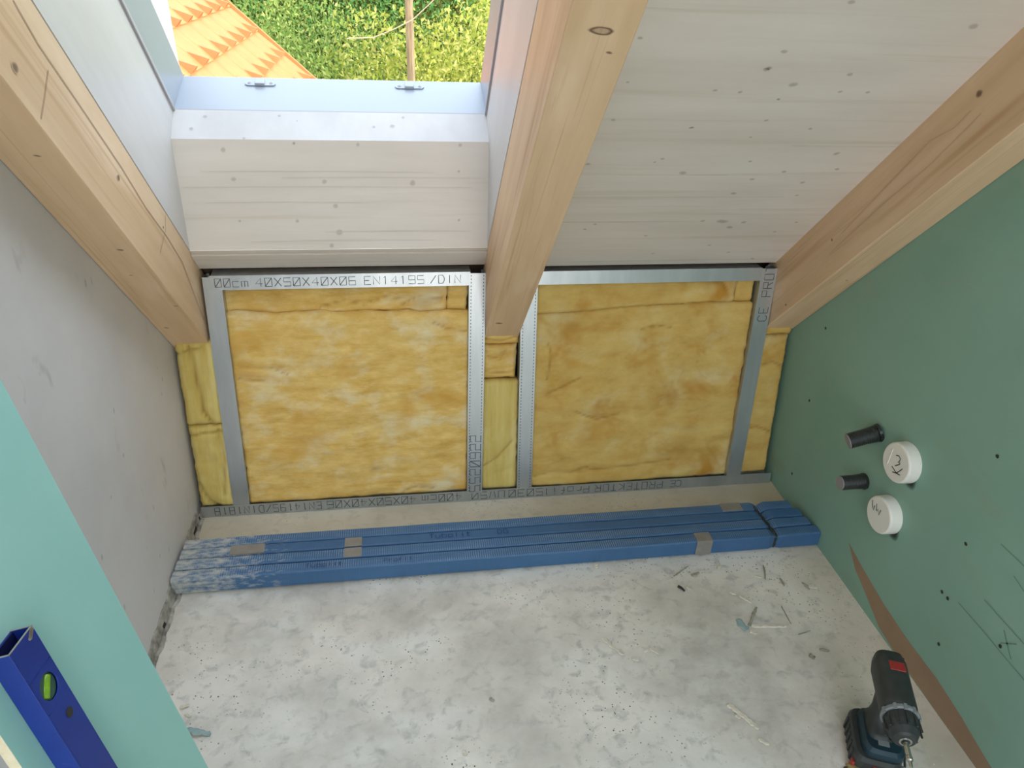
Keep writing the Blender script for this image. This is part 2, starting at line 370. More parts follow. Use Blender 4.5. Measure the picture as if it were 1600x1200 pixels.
# back wall; its unseen window opening is added to light the interior
bm = nb()
for b in ((XL-.1, -.45, 0, 3.2), (1.15, XR+.1, 0, 3.2), (-.45, 1.15, -.2, .10), (-.45, 1.15, 2.35, 3.2)): box(bm, b[0], b[1], -2.6, -2.48, b[2], b[3])
structure('wall_back', bm, 'plaster')
# outer skin behind the insulation
bm = nb(); box(bm, XL-.02, XR+.02, .12, .16, -.1, .78)
structure('wall_front', bm, 'dark', MW=KF)
# sloped ceiling boards (right bay), and the boards above and below the skylight
def board_panel(x0, x1, y0, y1, z0, z1, knots, name, seams=()):
    bm = nb(); box(bm, x0, x1, y0, y1, z0, z1)
    inv = RF.inverted()
    for i, q in enumerate(knots):
        p = inv @ Vector(q[:3]); s = q[3]; kk = .9 if len(q) > 4 else .55
        a = random.Random(i*7).uniform(-.35, .35)
        knot(bm, (p.x, p.y, z0-.0005), (cos(a), sin(a), 0), (-sin(a), cos(a), 0), s*.0016, s*.0011*(1 if s < 10 else .7), k=kk, seed=i)
    for s in seams: line(bm, [(s[1], s[0], z0-.0004), ((s[1]+s[2])/2, s[0]+.0004, z0-.0004), (s[2], s[0], z0-.0004)], (0, 0, 1), .0011, k=.45)
    return structure(name, bm, 'board', MW=RF)
CK = [(0.720,1.438,1.404,5),(0.641,1.481,1.358,4),(0.696,1.483,1.355,4),(0.796,1.542,1.290,4),(0.637,1.561,1.269,4,1),(0.788,1.582,1.246,3),(0.610,1.639,1.183,4),(0.596,1.648,1.173,3),(0.681,1.678,1.141,7),(0.871,1.695,1.121,5),(0.830,1.644,1.177,4),(0.851,1.739,1.073,6),(0.881,1.835,0.967,13),(0.946,1.838,0.963,6),(0.823,1.833,0.970,5),(0.917,1.857,0.943,7),(0.523,1.842,0.960,4),(0.501,1.860,0.939,4),(0.686,1.887,0.910,4),(0.453,1.468,1.371,3),(0.455,1.546,1.285,4),(0.443,1.391,1.457,4),(0.438,1.654,1.166,5),(0.795,1.324,1.530,5),(0.732,1.405,1.440,5),(0.724,1.436,1.407,5),(0.799,1.466,1.374,7),(0.789,1.496,1.341,3,1),(0.902,1.443,1.398,5),(0.912,1.478,1.361,4),(0.974,1.478,1.361,4),(0.914,1.560,1.270,4),(1.032,1.622,1.202,6),(0.938,1.673,1.146,5),(1.072,1.665,1.155,5),(1.013,1.705,1.111,5),(1.068,1.354,1.497,7),(1.030,1.745,1.066,4),(1.104,1.840,0.962,4),(1.066,1.876,0.922,4),(0.900,1.928,0.864,4),(0.980,1.960,0.829,4),(0.743,1.961,0.828,4),(1.079,1.990,0.796,5)]
board_panel(.356, 1.171, -2.75, -.113, .168, .19, CK, 'ceiling',
            seams=((-.60, .4, .8), (-.50, .42, 1.0), (-.375, .36, .8), (-.29, .8, 1.17), (-.44, .9, 1.17), (-.72, .9, 1.17), (-.14, .5, .9)))
board_panel(-.56, .248, -2.75, -1.78, .168, .19, [], 'ceiling')
bm = nb(); box(bm, -.56, .248, -.2045, -.190, .1835, .19); box(bm, -.56, .248, -.1865, -.109, .178, .19)
box(bm, -.56, .248, -.190, -.1865, .188, .19, mi=1)
structure('ceiling', bm, ['board', 'dark'], MW=RF)
# flat upper ceiling behind the camera, with an unseen opening added for more daylight
bm = nb()
for b in ((XL, XR, -2.6, -2.1), (XL, XR, -.35, .45), (XL, -.4, -2.1, -.35), (1.10, XR, -2.1, -.35)): box(bm, b[0], b[1], b[2], b[3], 2.62, 2.80)
structure('ceiling', bm, 'board')
# outer roof skin with the skylight opening
bm = nb()
for b in ((XL-.15, -.62, -3, 1.3), (.31, XR+.15, -3, 1.3), (-.62, .31, -3, -1.84), (-.62, .31, -.16, 1.3)): box(bm, b[0], b[1], b[2], b[3], .202, .42)
structure('ceiling', bm, 'brown', MW=RF)
# rough mortar along the foot of the left wall
bm = nb(); n = 130; rows = []
for i in range(n+1):
    y = .7+(1.862-.7)*i/n; a = noise.noise(Vector((y*14, 0, 0))); b = noise.noise(Vector((y*45, 3, 0)))
    wd = .016+.009*a+.004*b; h = .030+.012*a+.006*b
    rows.append([bm.verts.new(p) for p in ((XL-.002, y, h+.006), (XL+.004, y, h), (XL+wd*.45, y, h*.45+.003*b), (XL+wd*.6, y, .002), (XL+wd*.8, y, .004+.002*a), (XL+wd, y, .003), (XL+wd+.006, y, -.002))])
for a, b in zip(rows, rows[1:]):
    for j in range(6): bm.faces.new((a[j], a[j+1], b[j+1], b[j])).material_index = 1 if j == 2 and noise.noise(Vector((a[0].co.y*22, 9, 0))) > .12 else 0
structure('trim_1', bm, ['mortar', 'dark'])

# ---------------------------------------------------------------- skylight lining and frame
YB, ZB, ZS = -.402, .395, .484
inv = RF.inverted()
def RL(y, z, x=0): return inv @ Vector((x, y, z))
pb, pt, ps = RL(1.962, .853), RL(1.985, 1.14), RL(2.052, 1.198)
for side, x0, x1 in (('left', -.600, -.5592), ('right', .2472, .290)):
    bm = nb()
    poly = [(x0, -1.80, .186), (x0, pb.y+.02, .186), (x0, pb.y+.02, .30), (x0, pt.y+.03, .50), (x0, -1.80, .50)]
    prism(bm, poly, (x1-x0, 0, 0))
    t = structure('trim_2', bm, 'reveal', MW=RF)
bm = nb(); box(bm, -.56, .248, -1.80, -1.78, .168, .50); structure('trim_2', bm, 'reveal', MW=RF)
PK = [(-0.437,1.983,1.114,5),(-0.260,1.984,1.132,3,1),(-0.098,1.984,1.130,4),(0.170,1.984,1.131,4),(-0.421,1.977,1.041,5),(-0.191,1.977,1.035,5),(0.041,1.976,1.032,6),(0.166,1.979,1.063,3),(-0.167,1.971,0.971,5),(-0.162,1.966,0.899,7),(-0.420,1.968,0.932,3),(-0.271,1.968,0.931,4),(0.166,1.968,0.931,3),(-0.186,1.963,0.862,5)]
bm = nb()
prism(bm, [(-.56, 1.962, .853), (-.56, 1.985, 1.14), (-.56, 2.003, 1.13), (-.56, 1.980, .853)], (.808, 0, 0))
for i, q in enumerate(PK): knot(bm, (q[0], q[1]-.0005, q[2]), (1, 0, .1), (0, .08, 1), q[3]*.0015, q[3]*.0014, k=.45 if len(q) == 4 else .8, seed=i, ring=False)
for z, xa, xb in ((1.06, -.5, .1), (1.02, -.55, .2), (1.045, -.3, .24), (.98, -.5, -.1), (.90, -.2, .2), (.875, -.4, .1)):
    line(bm, [(xa, 1.962+(z-.853)*.08-.0006, z), ((xa+xb)/2, 1.962+(z-.853)*.08-.0006, z+.002), (xb, 1.962+(z-.853)*.08-.0006, z)], (0, 1, 0), .001, k=.16)
structure('trim_3', bm, 'board')
SK = [(-0.480,2.036,1.184,5),(-0.297,2.041,1.188,4),(-0.512,2.008,1.160,5),(-0.252,2.029,1.178,2),(-0.055,2.018,1.169,3),(-0.007,2.020,1.170,6),(0.022,2.041,1.188,4),(-0.383,1.988,1.142,4)]
bm = nb(); prism(bm, [(-.56, 1.985, 1.14), (-.56, 2.052, 1.198), (-.56, 2.065, 1.185), (-.56, 1.99, 1.125)], (.808, 0, 0))
for i, q in enumerate(SK): knot(bm, (q[0], q[1]-.0004, q[2]+.0005), (1, 0, 0), (0, .067, .058), q[3]*.0013, q[3]*.001, k=.6, seed=i)
structure('trim_3', bm, 'reveal')
win = tag(empty('window_1', MW=RF @ Matrix.Translation((-.156, ps.y, ps.z))), kind='structure')
OX, OY, OZ = -.156, ps.y, ps.z
def wl(x, y, z): return (x-OX, y-OY, z-OZ)     # roof-frame point in window coordinates
pf = RL(2.200, 1.257)                          # outer lower edge of the frame
XA, XB = -.560, .248
bm = nb()   # lower bar: sloping lacquered sill
prism(bm, [wl(XA, ps.y+.002, ps.z), wl(XA, pf.y, pf.z), wl(XA, pf.y+.045, pf.z), wl(XA, ps.y+.045, ps.z)], (XB-XA, 0, 0))
obj('window_frame', bm, 'frame', win, bevel=.0015)
for xa, xb, dx in ((XA, XA-.035, .014), (XB, XB+.035, -.010)):
    bm = nb()
    prism(bm, [wl(xa, ps.y+.03, ps.z), wl(xa+dx*.25, pf.y+.03, pf.z), wl(xb, pf.y+.03, pf.z), wl(xb, ps.y+.03, ps.z)], (0, -1.40, 0))
    obj('window_frame', bm, 'frame', win)
bm = nb(); box(bm, *(XA-OX, XB-OX), -1.78+.38-OY-.02+0, -1.36-OY, 0, .15); obj('window_frame', bm, 'frame', win)
bm = nb(); t = .006    # grey gasket line where lining and frame meet
box(bm, XA-OX, XB-OX, .0, .008, -.004, .002)
for xa in (XA-OX, XB-OX-t): box(bm, xa, xa+t, -1.38, .008, -.004, .002)
obj('gasket', bm, 'gasket', win)
d = Vector((0, pf.y-ps.y, pf.z-ps.z)).normalized(); nrm = Vector((0, -d.z, d.y))
for cx in (-.355, .044):
    T = Matrix(((1, 0, 0, cx-OX), (0, d.y, nrm.y, 0), (0, d.z, nrm.z, 0), (0, 0, 0, 1)))
    T = T @ Matrix.Translation((0, .126, 0))
    bm = nb()
    pts = []
    for a in range(24):
        th = 2*pi*a/24; pts.append(T @ Vector((.030*(1 if cos(th) > 0 else -1)+.010*cos(th), .010*sin(th), .0002)))
    prism(bm, pts, nrm*.003); s = obj('strike_plate', bm, 'frame', win, bevel=.0006)
    bm = nb(); box(bm, -.013, .012, -.012, .016, .002, .010, T=T)
    prof = []
    obj('latch_catch', bm, 'frame', s, bevel=.002)
    for xx in (-.028, .028):
        bm = nb(); lathe(bm, [(.003, .0052), (.0045, .0045), (.0046, .002), (.003, .0015)], 14, T @ Matrix.Translation((xx, 0, 0))); obj('screw', bm, 'gasket', s)

# ---------------------------------------------------------------- rafters
def rafter(x0, x1, label, unders, sides, sidex=None, cracks=(), ends=.16):
    bm = nb(); box(bm, x0, x1, -2.95, ends, 0, .185)
    inv = RF.inverted()
    for i, q in enumerate(unders):
        p = inv @ Vector(q[:3]); s = q[3] if len(q) > 3 else 5
        if s > 12: knot(bm, (p.x, p.y, -.0005), (1, .1, 0), (-.1, 1, 0), .022, .0085, k=.95, ring=True, seed=i)
        else: knot(bm, (p.x, p.y, -.0005), (1, .2, 0), (0, 1, 0), s*.0017, s*.0008, k=.8, seed=i)
    for i, q in enumerate(sides):
        p = inv @ Vector(q[:3]); s = q[3] if len(q) > 3 else 5; sg = 1 if sidex == x1 else -1
        knot(bm, (sidex+sg*.0005, p.y, p.z), (0, 1, .3), (0, -.3, 1), s*.0013, s*.0010, k=.85, seed=i)
    for c, wd, kk in cracks:
        sg = 1 if sidex == x1 else -1
        line(bm, [(sidex+sg*.0006, (inv @ Vector(q)).y, (inv @ Vector(q)).z) for q in c], (1, 0, 0), wd, k=kk)
    o = obj('rafter', bm, 'beam', MW=RF, origin=((x0+x1)/2, ends, .1), bevel=.0025)
    return tag(o, label, 'wooden beam', 'exposed rafters of the sloping roof')
rafter(XL+.001, -.560, 'pale wooden rafter with a long crack, along the plastered left wall',
       [(-.591, 1.580, .998), (-.569, 1.786, .771, 4), (-.637, 1.885, .662), (-.613, 1.664, .906, 3), (-.60, 1.35, 1.25, 4)],
       [(-.560, 1.577, 1.152, 7), (-.560, 1.27, 1.40, 9), (-.56, 1.787, .977, 4)], -.560,
       [([(-.560, 1.325, 1.486), (-.560, 1.371, 1.420), (-.560, 1.475, 1.309), (-.560, 1.607, 1.165), (-.560, 1.698, 1.052), (-.560, 1.804, .944), (-.560, 1.879, .851), (-.560, 1.965, .644)], .0022, .8),
        ([(-.56, 1.821, .998), (-.56, 1.80, .966), (-.56, 1.726, .935)], .002, .6), ([(-.56, 1.382, 1.381), (-.56, 1.344, 1.347), (-.56, 1.309, 1.319)], .002, .6),
        ([(-.56, 1.96, .72), (-.56, 1.97, .64), (-.56, 1.975, .60)], .0018, .5)])
rafter(.248, .356, 'wooden rafter in the middle, between the skylight and the white ceiling',
       [(.303, 1.136, 1.487, 19), (.325, 1.165, 1.455, 4), (.281, 1.907, .638, 8)], [], .248)
rafter(1.171, XR-.001, 'brown wooden rafter along the green right wall with a small dark knot',
       [(1.237, 1.734, .828, 3)], [(1.171, 1.404, 1.373, 8), (1.171, 1.894, .681, 4), (1.171, 1.754, .940, 4)], 1.171,
       [([(1.171, 1.41, 1.34), (1.171, 1.44, 1.30), (1.171, 1.50, 1.26), (1.171, 1.6, 1.13), (1.171, 1.72, .97)], .0022, .28),
        ([(1.171, 1.38, 1.34), (1.171, 1.47, 1.22), (1.171, 1.6, 1.08), (1.171, 1.75, .90)], .002, .25)])

# ---------------------------------------------------------------- knee wall metal framing (frame KF: x, outward, up)
def shear(bm, z0, z1, d0, d1):
    for v in bm.verts: v.co.x += d0+(d1-d0)*(v.co.z-z0)/(z1-z0)
def stud(x0, x1, z0, z1, yf, label, tilt=0, dots=False, txt=None, lipl=False):
    bm = nb(); w = x1-x0; t = .0012
    box(bm, x0, x1, yf, yf+t, z0, z1)
    box(bm, x0, x0+t, yf+t, yf+.05, z0, z1); box(bm, x1-t, x1, yf+t, yf+.05, z0, z1)
    box(bm, x0+t, x0+.009, yf+.0488, yf+.05, z0, z1); box(bm, x1-.009, x1-t, yf+.0488, yf+.05, z0, z1)
    if dots:
        n = int((z1-z0)/.0105)
        for i in range(n):
            z = z0+.01+i*.0105
            for xx in (x0+.0065, x1-.0065): box(bm, xx-.0013, xx+.0013, yf-.0003, yf+.0005, z-.0022, z+.0022, mi=1)
    shear(bm, z0, z1, 0, tilt)
    o = obj('metal_stud', bm, ['steel', 'ink'], MW=KF, origin=((x0+x1)/2, yf, z0))
    tag(o, label, 'metal stud', 'upright studs of the knee wall')
    if txt:
        s, xx, zz, h, flip = txt
        bm = nb()
        T = Matrix.Translation((xx-(x0+x1)/2, -.0004, zz-z0)) @ Matrix.Rotation(pi/2, 4, 'X') @ Matrix.Rotation(pi/2, 4, 'Z')
        text(bm, s, T, h)
        if tilt:
            for v in bm.verts: v.co.x += tilt*(v.co.z)/(z1-z0)
        obj('printed_lettering', bm, 'ink', o)
    return o
stud(-.554, -.504, .030, .772, .0015, 'leftmost upright metal stud, beside the narrow insulation by the left wall', tilt=.003)
stud(.189, .239, .030, .772, -.0015, 'upright metal stud stamped 5520922, left of the middle rafter', tilt=.010, dots=True, txt=('5520922', .232, .037, .034, 0))
stud(.357, .407, .030, .772, .0006, 'upright metal stud right of the middle rafter, left edge of the right bay', dots=True)
stud(1.100, 1.152, .030, .772, -.0015, 'rightmost upright metal stud with a CE mark, near the green wall', tilt=.020, txt=('CE PROT', 1.163-.02, .60, .030, 0))
def rail(x0, x1, z0, z1, web_top, label, s, flip, yf=0.0):
    bm = nb(); t = .0012
    box(bm, x0, x1, yf, yf+t, z0, z1)
    if web_top:
        prism(bm, [(x0+.004, yf+.0008, z1-.0006), (x0+.004, yf+.045, z1+web_top), (x0+.004, yf+.045, z1+web_top-t), (x0+.004, yf+.0008, z1-.0018)], (x1-x0-.004, 0, 0))
        box(bm, x0, x1, yf-.0012, yf+.0006, z1-.0022, z1+.0006)
    else:
        box(bm, x0, x1, yf+t, yf+.05, z0, z0+t); box(bm, x0, x1, yf+.0488, yf+.05, z0+t, z1)
    o = obj('metal_rail', bm, 'steel', MW=KF, origin=((x0+x1)/2, yf, z0)); tag(o, label, 'metal rail')
    if s:
        for st, xs, h, wf, gp in s:
            bm = nb()
            if flip: T = Matrix.Translation((xs-(x0+x1)/2, -.0004, .5*(z1-z0)+h/2)) @ Matrix.Rotation(pi/2, 4, 'X') @ Matrix.Rotation(pi, 4, 'Z')
            else: T = Matrix.Translation((xs-(x0+x1)/2, -.0004, .5*(z1-z0)-h/2)) @ Matrix.Rotation(pi/2, 4, 'X')
            text(bm, st, T, h, wf, gp); obj('printed_lettering', bm, 'ink', o)
    return o
rail(-.652, 1.268, 0.0, .038, False, 'long metal floor rail with upside-down printing under the knee wall',
     [('CE', .935, .024, .75, .12), ('PROTEKTOR', .868, .026, .72, .34), ('Profil', .606, .026, .72, .34), ('5030', .445, .026, .85, .34), ('UW50', .315, .026, .8, .34),
      ('400cm', .170, .026, .72, .34), ('40X50X40X06', .020, .026, .74, .28), ('EN14195/DIN1818', -.283, .026, .58, .28)], True)
r1 = rail(-.532, .203, .735, .776, .009, 'upper metal rail with printed numbers, above the left insulation bay',
     [('00cm', -.518, .024, .7, .3), ('40X50X40X06', -.408, .024, .78, .3), ('EN14195', -.105, .024, .76, .3), ('/DIN', .085, .024, .7, .3)], False)
r2 = rail(.385, 1.120, .733, .7735, .0065, 'upper plain metal rail, above the right insulation bay', None, False)
for par, cx, xs in ((r1, (-.532+.203)/2, (-.44, -.28, -.08, .10)), (r2, (.385+1.12)/2, (.45, .70, .95))):
    for xx in xs:
        bm = nb(); lathe(bm, [(0, .0042), (.002, .0034), (.0021, .0012), (.001, .001)], 12, Matrix.Translation((xx-cx, .016, .041))); obj('screw', bm, 'ink', par)

# ---------------------------------------------------------------- mineral wool batts (frame KF)
def seg_d(p, a, b):
    ax, az = a; bx, bz = b; px, pz = p; dx, dz = bx-ax, bz-az; l = dx*dx+dz*dz
    t = 0 if l == 0 else max(0, min(1, ((px-ax)*dx+(pz-az)*dz)/l)); return math.hypot(px-ax-t*dx, pz-az-t*dz)
def batt(xl0, xl1, xr0, xr1, z0, z1, yf, label, grooves=(), m='wool', amp=.005, edge=.018, rnd=.012, dep=.07, seed=0, top=None, bot=None, ed=(1, 1, 1, 1), stains=()):
    """xl0/xr0 edges at the bottom, xl1/xr1 at the top; ed = rounding at left, right, bottom, top; top = polyline of the upper edge"""
    W = max(xr0-xl0, xr1-xl1); H = z1-z0
    nx = max(10, int(W/.007)); nz_ = max(8, int(H/.007)); bm = nb(); g = {}
    def topz(x):
        if not top: return z1
        for (a, za), (b, zb) in zip(top, top[1:]):
            if a <= x <= b: return za+(zb-za)*(x-a)/(b-a)
        return top[0][1] if x < top[0][0] else top[-1][1]
    for i in range(nx+1):
        for j in range(nz_+1):
            u, v = i/nx, j/nz_
            xl = xl0+(xl1-xl0)*v; xr = xr0+(xr1-xr0)*v; x = xl+(xr-xl)*u
            zb_ = z0
            if bot:
                zb_ = bot[0][1] if x < bot[0][0] else bot[-1][1]
                for (a, za), (b, zc) in zip(bot, bot[1:]):
                    if a <= x <= b: zb_ = za+(zc-za)*(x-a)/(b-a)
                zb_ += .001
            z = zb_+(topz(x)-zb_)*v
            P = Vector((x*9+seed*5, seed*3, z*16))
            h = amp*(noise.noise(P)+.5*noise.noise(P*2.3)+.3*noise.noise(Vector((x*25, seed, z*90)))+.2*noise.noise(P*7))
            def r(dist, on):
                q = max(0, 1-dist/edge); return rnd*q*q*on
            y = yf-h+max(r(x-xl, ed[0]), r(xr-x, ed[1]), r(z-zb_, ed[2]), r(topz(x)-z, ed[3]))
            kk = 0
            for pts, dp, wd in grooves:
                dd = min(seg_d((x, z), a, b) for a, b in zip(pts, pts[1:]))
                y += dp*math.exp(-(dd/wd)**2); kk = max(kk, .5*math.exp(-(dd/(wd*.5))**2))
            for sx, sz, sr, sk in stains:
                kk = max(kk, sk*math.exp(-((x-sx)**2+((z-sz)*1.4)**2)/sr**2))
            bj = .003*noise.noise(Vector((x*60, z*60, seed)))
            vv = bm.verts.new((x+(bj if i in (0, nx) else 0), max(y, yf-.012), z+(bj if j in (0, nz_) else 0))); vv[K(bm)] = kk; g[i, j] = vv
    for i in range(nx):
        for j in range(nz_): bm.faces.new((g[i, j], g[i+1, j], g[i+1, j+1], g[i, j+1]))
    rim = [g[i, 0] for i in range(nx)]+[g[nx, j] for j in range(nz_)]+[g[i, nz_] for i in range(nx, 0, -1)]+[g[0, j] for j in range(nz_, 0, -1)]
    bk = [bm.verts.new((v.co.x, yf+dep, v.co.z)) for v in rim]; n = len(rim)
    for a in range(n): bm.faces.new((rim[a], bk[a], bk[(a+1) % n], rim[(a+1) % n]))
    bm.faces.new(bk)
    o = obj('insulation_batt', bm, m, MW=KF, smooth=True, origin=((xl0+xr0)/2, yf, z0))
    return tag(o, label, 'insulation')
GT = 'mineral wool packed into the knee wall'
T1 = [(-.52, .662), (-.501, .664), (-.477, .668), (-.425, .663), (-.364, .657), (-.310, .661), (-.237, .661), (-.174, .655), (-.109, .658), (-.054, .655), (.021, .658), (.049, .650), (.130, .655), (.20, .652)]
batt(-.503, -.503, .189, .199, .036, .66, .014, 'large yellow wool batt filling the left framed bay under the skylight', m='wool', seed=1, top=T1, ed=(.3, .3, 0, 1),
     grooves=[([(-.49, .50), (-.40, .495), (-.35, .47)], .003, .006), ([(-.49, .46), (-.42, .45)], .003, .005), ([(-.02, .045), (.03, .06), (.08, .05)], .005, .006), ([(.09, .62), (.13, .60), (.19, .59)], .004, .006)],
     stains=[(-.106, .135, .012, .45)])
bb = [(-.52, .667), (-.477, .673), (-.425, .668), (-.364, .662), (-.237, .666), (-.109, .663), (.049, .655), (.130, .661)]
batt(-.505, -.503, .132, .137, .668, .745, .028, 'narrow folded wool strip under the top rail of the left bay', seed=2, bot=T1, edge=.010, rnd=.007, ed=(.5, .6, .6, 0), amp=.007, dep=.06,
     grooves=[([(-.24, .672), (-.17, .69), (-.11, .678), (-.05, .70), (0, .69)], .008, .006), ([(.0, .672), (.04, .695), (.12, .690)], .008, .007)], stains=[(-.37, .70, .05, .22), (-.47, .735, .05, .3), (.06, .675, .04, .3), (-.17, .72, .04, .2)])
batt(.133, .138, .193, .200, .656, .745, .020, 'small square wool piece at the top right corner of the left bay', seed=3, edge=.012, rnd=.008, dep=.06)
T2 = [(.40, .636), (.409, .636), (.489, .638), (.569, .641), (.650, .650), (.732, .655), (.857, .658), (.962, .662), (1.048, .661), (1.13, .657)]
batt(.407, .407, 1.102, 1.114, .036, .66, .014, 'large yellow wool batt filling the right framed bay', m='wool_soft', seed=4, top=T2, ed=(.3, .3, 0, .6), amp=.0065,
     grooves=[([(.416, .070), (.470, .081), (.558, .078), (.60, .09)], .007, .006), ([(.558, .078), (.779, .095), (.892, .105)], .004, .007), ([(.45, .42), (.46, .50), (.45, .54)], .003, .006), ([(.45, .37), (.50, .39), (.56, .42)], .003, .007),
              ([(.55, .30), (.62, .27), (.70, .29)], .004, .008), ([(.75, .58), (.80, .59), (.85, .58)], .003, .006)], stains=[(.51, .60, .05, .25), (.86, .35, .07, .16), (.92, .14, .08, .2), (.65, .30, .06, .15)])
batt(.408, .407, 1.048, 1.052, .667, .745, .017, 'long wool strip under the top rail of the right bay', m='wool_soft', seed=5, bot=T2, edge=.010, rnd=.006, ed=(.5, .6, .6, 0), amp=.006, dep=.06,
     grooves=[([(.86, .735), (.93, .738), (1.0, .728), (1.02, .70)], .006, .006)], stains=[(.97, .73, .03, .3), (.80, .715, .04, .15)])
batt(1.049, 1.053, 1.112, 1.114, .660, .745, .020, 'small wool piece at the top right corner of the right bay', m='wool_soft', seed=6, edge=.010, rnd=.008, dep=.06)
batt(-.655, -.655, -.553, -.551, .318, .582, .004, 'upper creased wool piece between the left wall and the leftmost stud', m='wool_green', seed=7, edge=.014, rnd=.012, amp=.004, ed=(1, .2, .8, 1),
     grooves=[([(-.618, .570), (-.613, .505), (-.610, .454), (-.606, .413), (-.604, .361), (-.585, .325)], .014, .006), ([(-.655, .545), (-.62, .555), (-.58, .565)], .006, .006)])
batt(-.652, -.655, -.553, -.553, .036, .314, .000, 'lower bulging wool piece between the left wall and the leftmost stud', m='wool_green', seed=8, edge=.020, rnd=.016, amp=.006, ed=(1, .2, .6, 1),
     grooves=[([(-.565, .30), (-.562, .20), (-.575, .08)], .010, .007), ([(-.645, .12), (-.625, .06), (-.60, .04)], .010, .006), ([(-.655, .28), (-.60, .295), (-.555, .29)], .008, .005)])
batt(.245, .248, .356, .356, .540, .578, .020, 'small crumpled wool piece directly under the middle rafter', m='wool', seed=9, edge=.010, rnd=.010, amp=.009,
     grooves=[([(.25, .56), (.30, .552), (.35, .565)], .006, .006)])
batt(.242, .246, .348, .352, .424, .538, .022, 'folded wool piece between the two middle studs, upper part of the gap', m='wool', seed=10, edge=.014, rnd=.014, amp=.008,
     grooves=[([(.25, .45), (.30, .445), (.35, .45)], .005, .006), ([(.26, .50), (.30, .49), (.32, .52)], .008, .007)], stains=[(.31, .51, .03, .3)])
batt(.240, .243, .356, .356, .036, .420, .014, 'long pale wool piece between the two middle studs, lower part of the gap', m='wool_green', seed=11, edge=.012, rnd=.012, amp=.004, ed=(.5, .5, 0, 1),
     grooves=[([(.245, .12), (.29, .15), (.34, .21)], .004, .007)])
batt(1.176, 1.180, 1.266, 1.272, .545, .578, .020, 'short wool piece directly under the right rafter end', m='wool_soft', seed=12, edge=.010, rnd=.008, amp=.006)
batt(1.154, 1.172, 1.262, 1.266, .036, .541, .024, 'long narrow wool piece between the rightmost stud and the green wall', m='wool_soft', seed=13, edge=.014, rnd=.012, amp=.006, ed=(.4, 1, 0, 1),
     grooves=[([(1.18, .44), (1.22, .45), (1.26, .43)], .004, .007), ([(1.16, .2), (1.2, .21), (1.25, .19)], .003, .007)])

# ---------------------------------------------------------------- bundle of blue foam strips in front of the knee wall
Y0s, Hs, Ws = 1.545, .056, .0385
XLs, XRs, XG = -.658, 1.262, 1.128
names = ['front strip of the blue foam bundle, nearest the open floor', 'second strip from the front of the blue foam bundle',
         'third strip from the front of the blue foam bundle, smooth with dark lettering', 'rear strip of the blue foam bundle, nearest the knee wall']
taps = {0: [(.865, .915, True)], 1: [(-.195, -.145, False)], 2: [(-.195, -.145, False), (-.52, -.425, False)], 3: [(1.00, 1.07, False)]}
GAP = [0, .0008, .0040, .0052]
SL = (-.005, 0, .003, .006)
for s in range(4):
    y0 = Y0s+s*(Ws+.0026)+(0.002 if s >= 2 else 0); y1 = y0+Ws; xa = XLs+SL[s]*.5; xb = XRs+(.012, .0, -.006, -.022)[s]
    bm = nb(); nxs = 150; prev = None
    for i in range(nxs+1):
        x = xa+(xb-xa)*i/nxs
        pinch = math.exp(-((x-XG)/.012)**2)
        cy = Y0s+2*Ws; q = .10*pinch; ww = .0008*noise.noise(Vector((x*6, s*4, 0)))
        ya = y0+(cy-y0)*q+ww; yb = y1+(cy-y1)*q+ww; top = Hs-.010*pinch+.0012*noise.noise(Vector((x*5, s, 5)))+(.0015 if s in (1,) else 0)
        r = .0045
        ring = [(x, ya+r, .0005), (x, ya, r), (x, ya, top-r), (x, ya+r*.4, top-r*.3), (x, ya+r, top), (x, yb-r, top), (x, yb-r*.4, top-r*.3), (x, yb, top-r), (x, yb, r), (x, yb-r, .0005)]
        row = [bm.verts.new(p) for p in ring]
        for t_ in (4, 5): row[t_][K(bm)] = 0 if s == 2 and -.42 < x else 1
        for t_ in (3, 6): row[t_][K(bm)] = .3
        for t_ in (1, 2, 7, 8): row[t_][K(bm)] = .0
        if prev:
            for j in range(10): bm.faces.new((prev[j], prev[(j+1) % 10], row[(j+1) % 10], row[j]))
        else: bm.faces.new(row)
        prev = row
    bm.faces.new(prev[::-1])
    o = obj('foam_strip', bm, 'foam', MW=Matrix.Identity(4), origin=(xa, y0, 0))
    tag(o, names[s], 'foam strip', 'blue foam strips strapped together on the floor')
    for (ta, tb, wrap) in taps.get(s, []):
        bm = nb(); box(bm, ta-xa, tb-xa, (-.0006 if wrap else .001), Ws-.001, Hs-.001, Hs+.0022)
        if wrap: box(bm, ta-xa, tb-xa, -.0022, -.0002, .004, Hs+.001)
        tp = obj('tape', bm, 'tape', o, bevel=.0006); tp['label'] = 'greyish adhesive tape piece'
    tx = {2: [('Tubolit', .055, .017), ('DG', .262, .017), ('Cod', .62, .016)], 0: [('Tubolit', -.30, .014), ('Profil', -.08, .013)]}.get(s, [])
    if tx:
        for st, xx, h in tx:
            if st == 'Cod': continue
            bm = nb(); text(bm, st, Matrix.Translation((xx-xa, .012, Hs+.0012)), h, .75, .35, .11)
            obj('printed_lettering', bm, 'blueink', o)
yb = Y0s+4*Ws+.009
bm = nb(); R = random.Random(2)
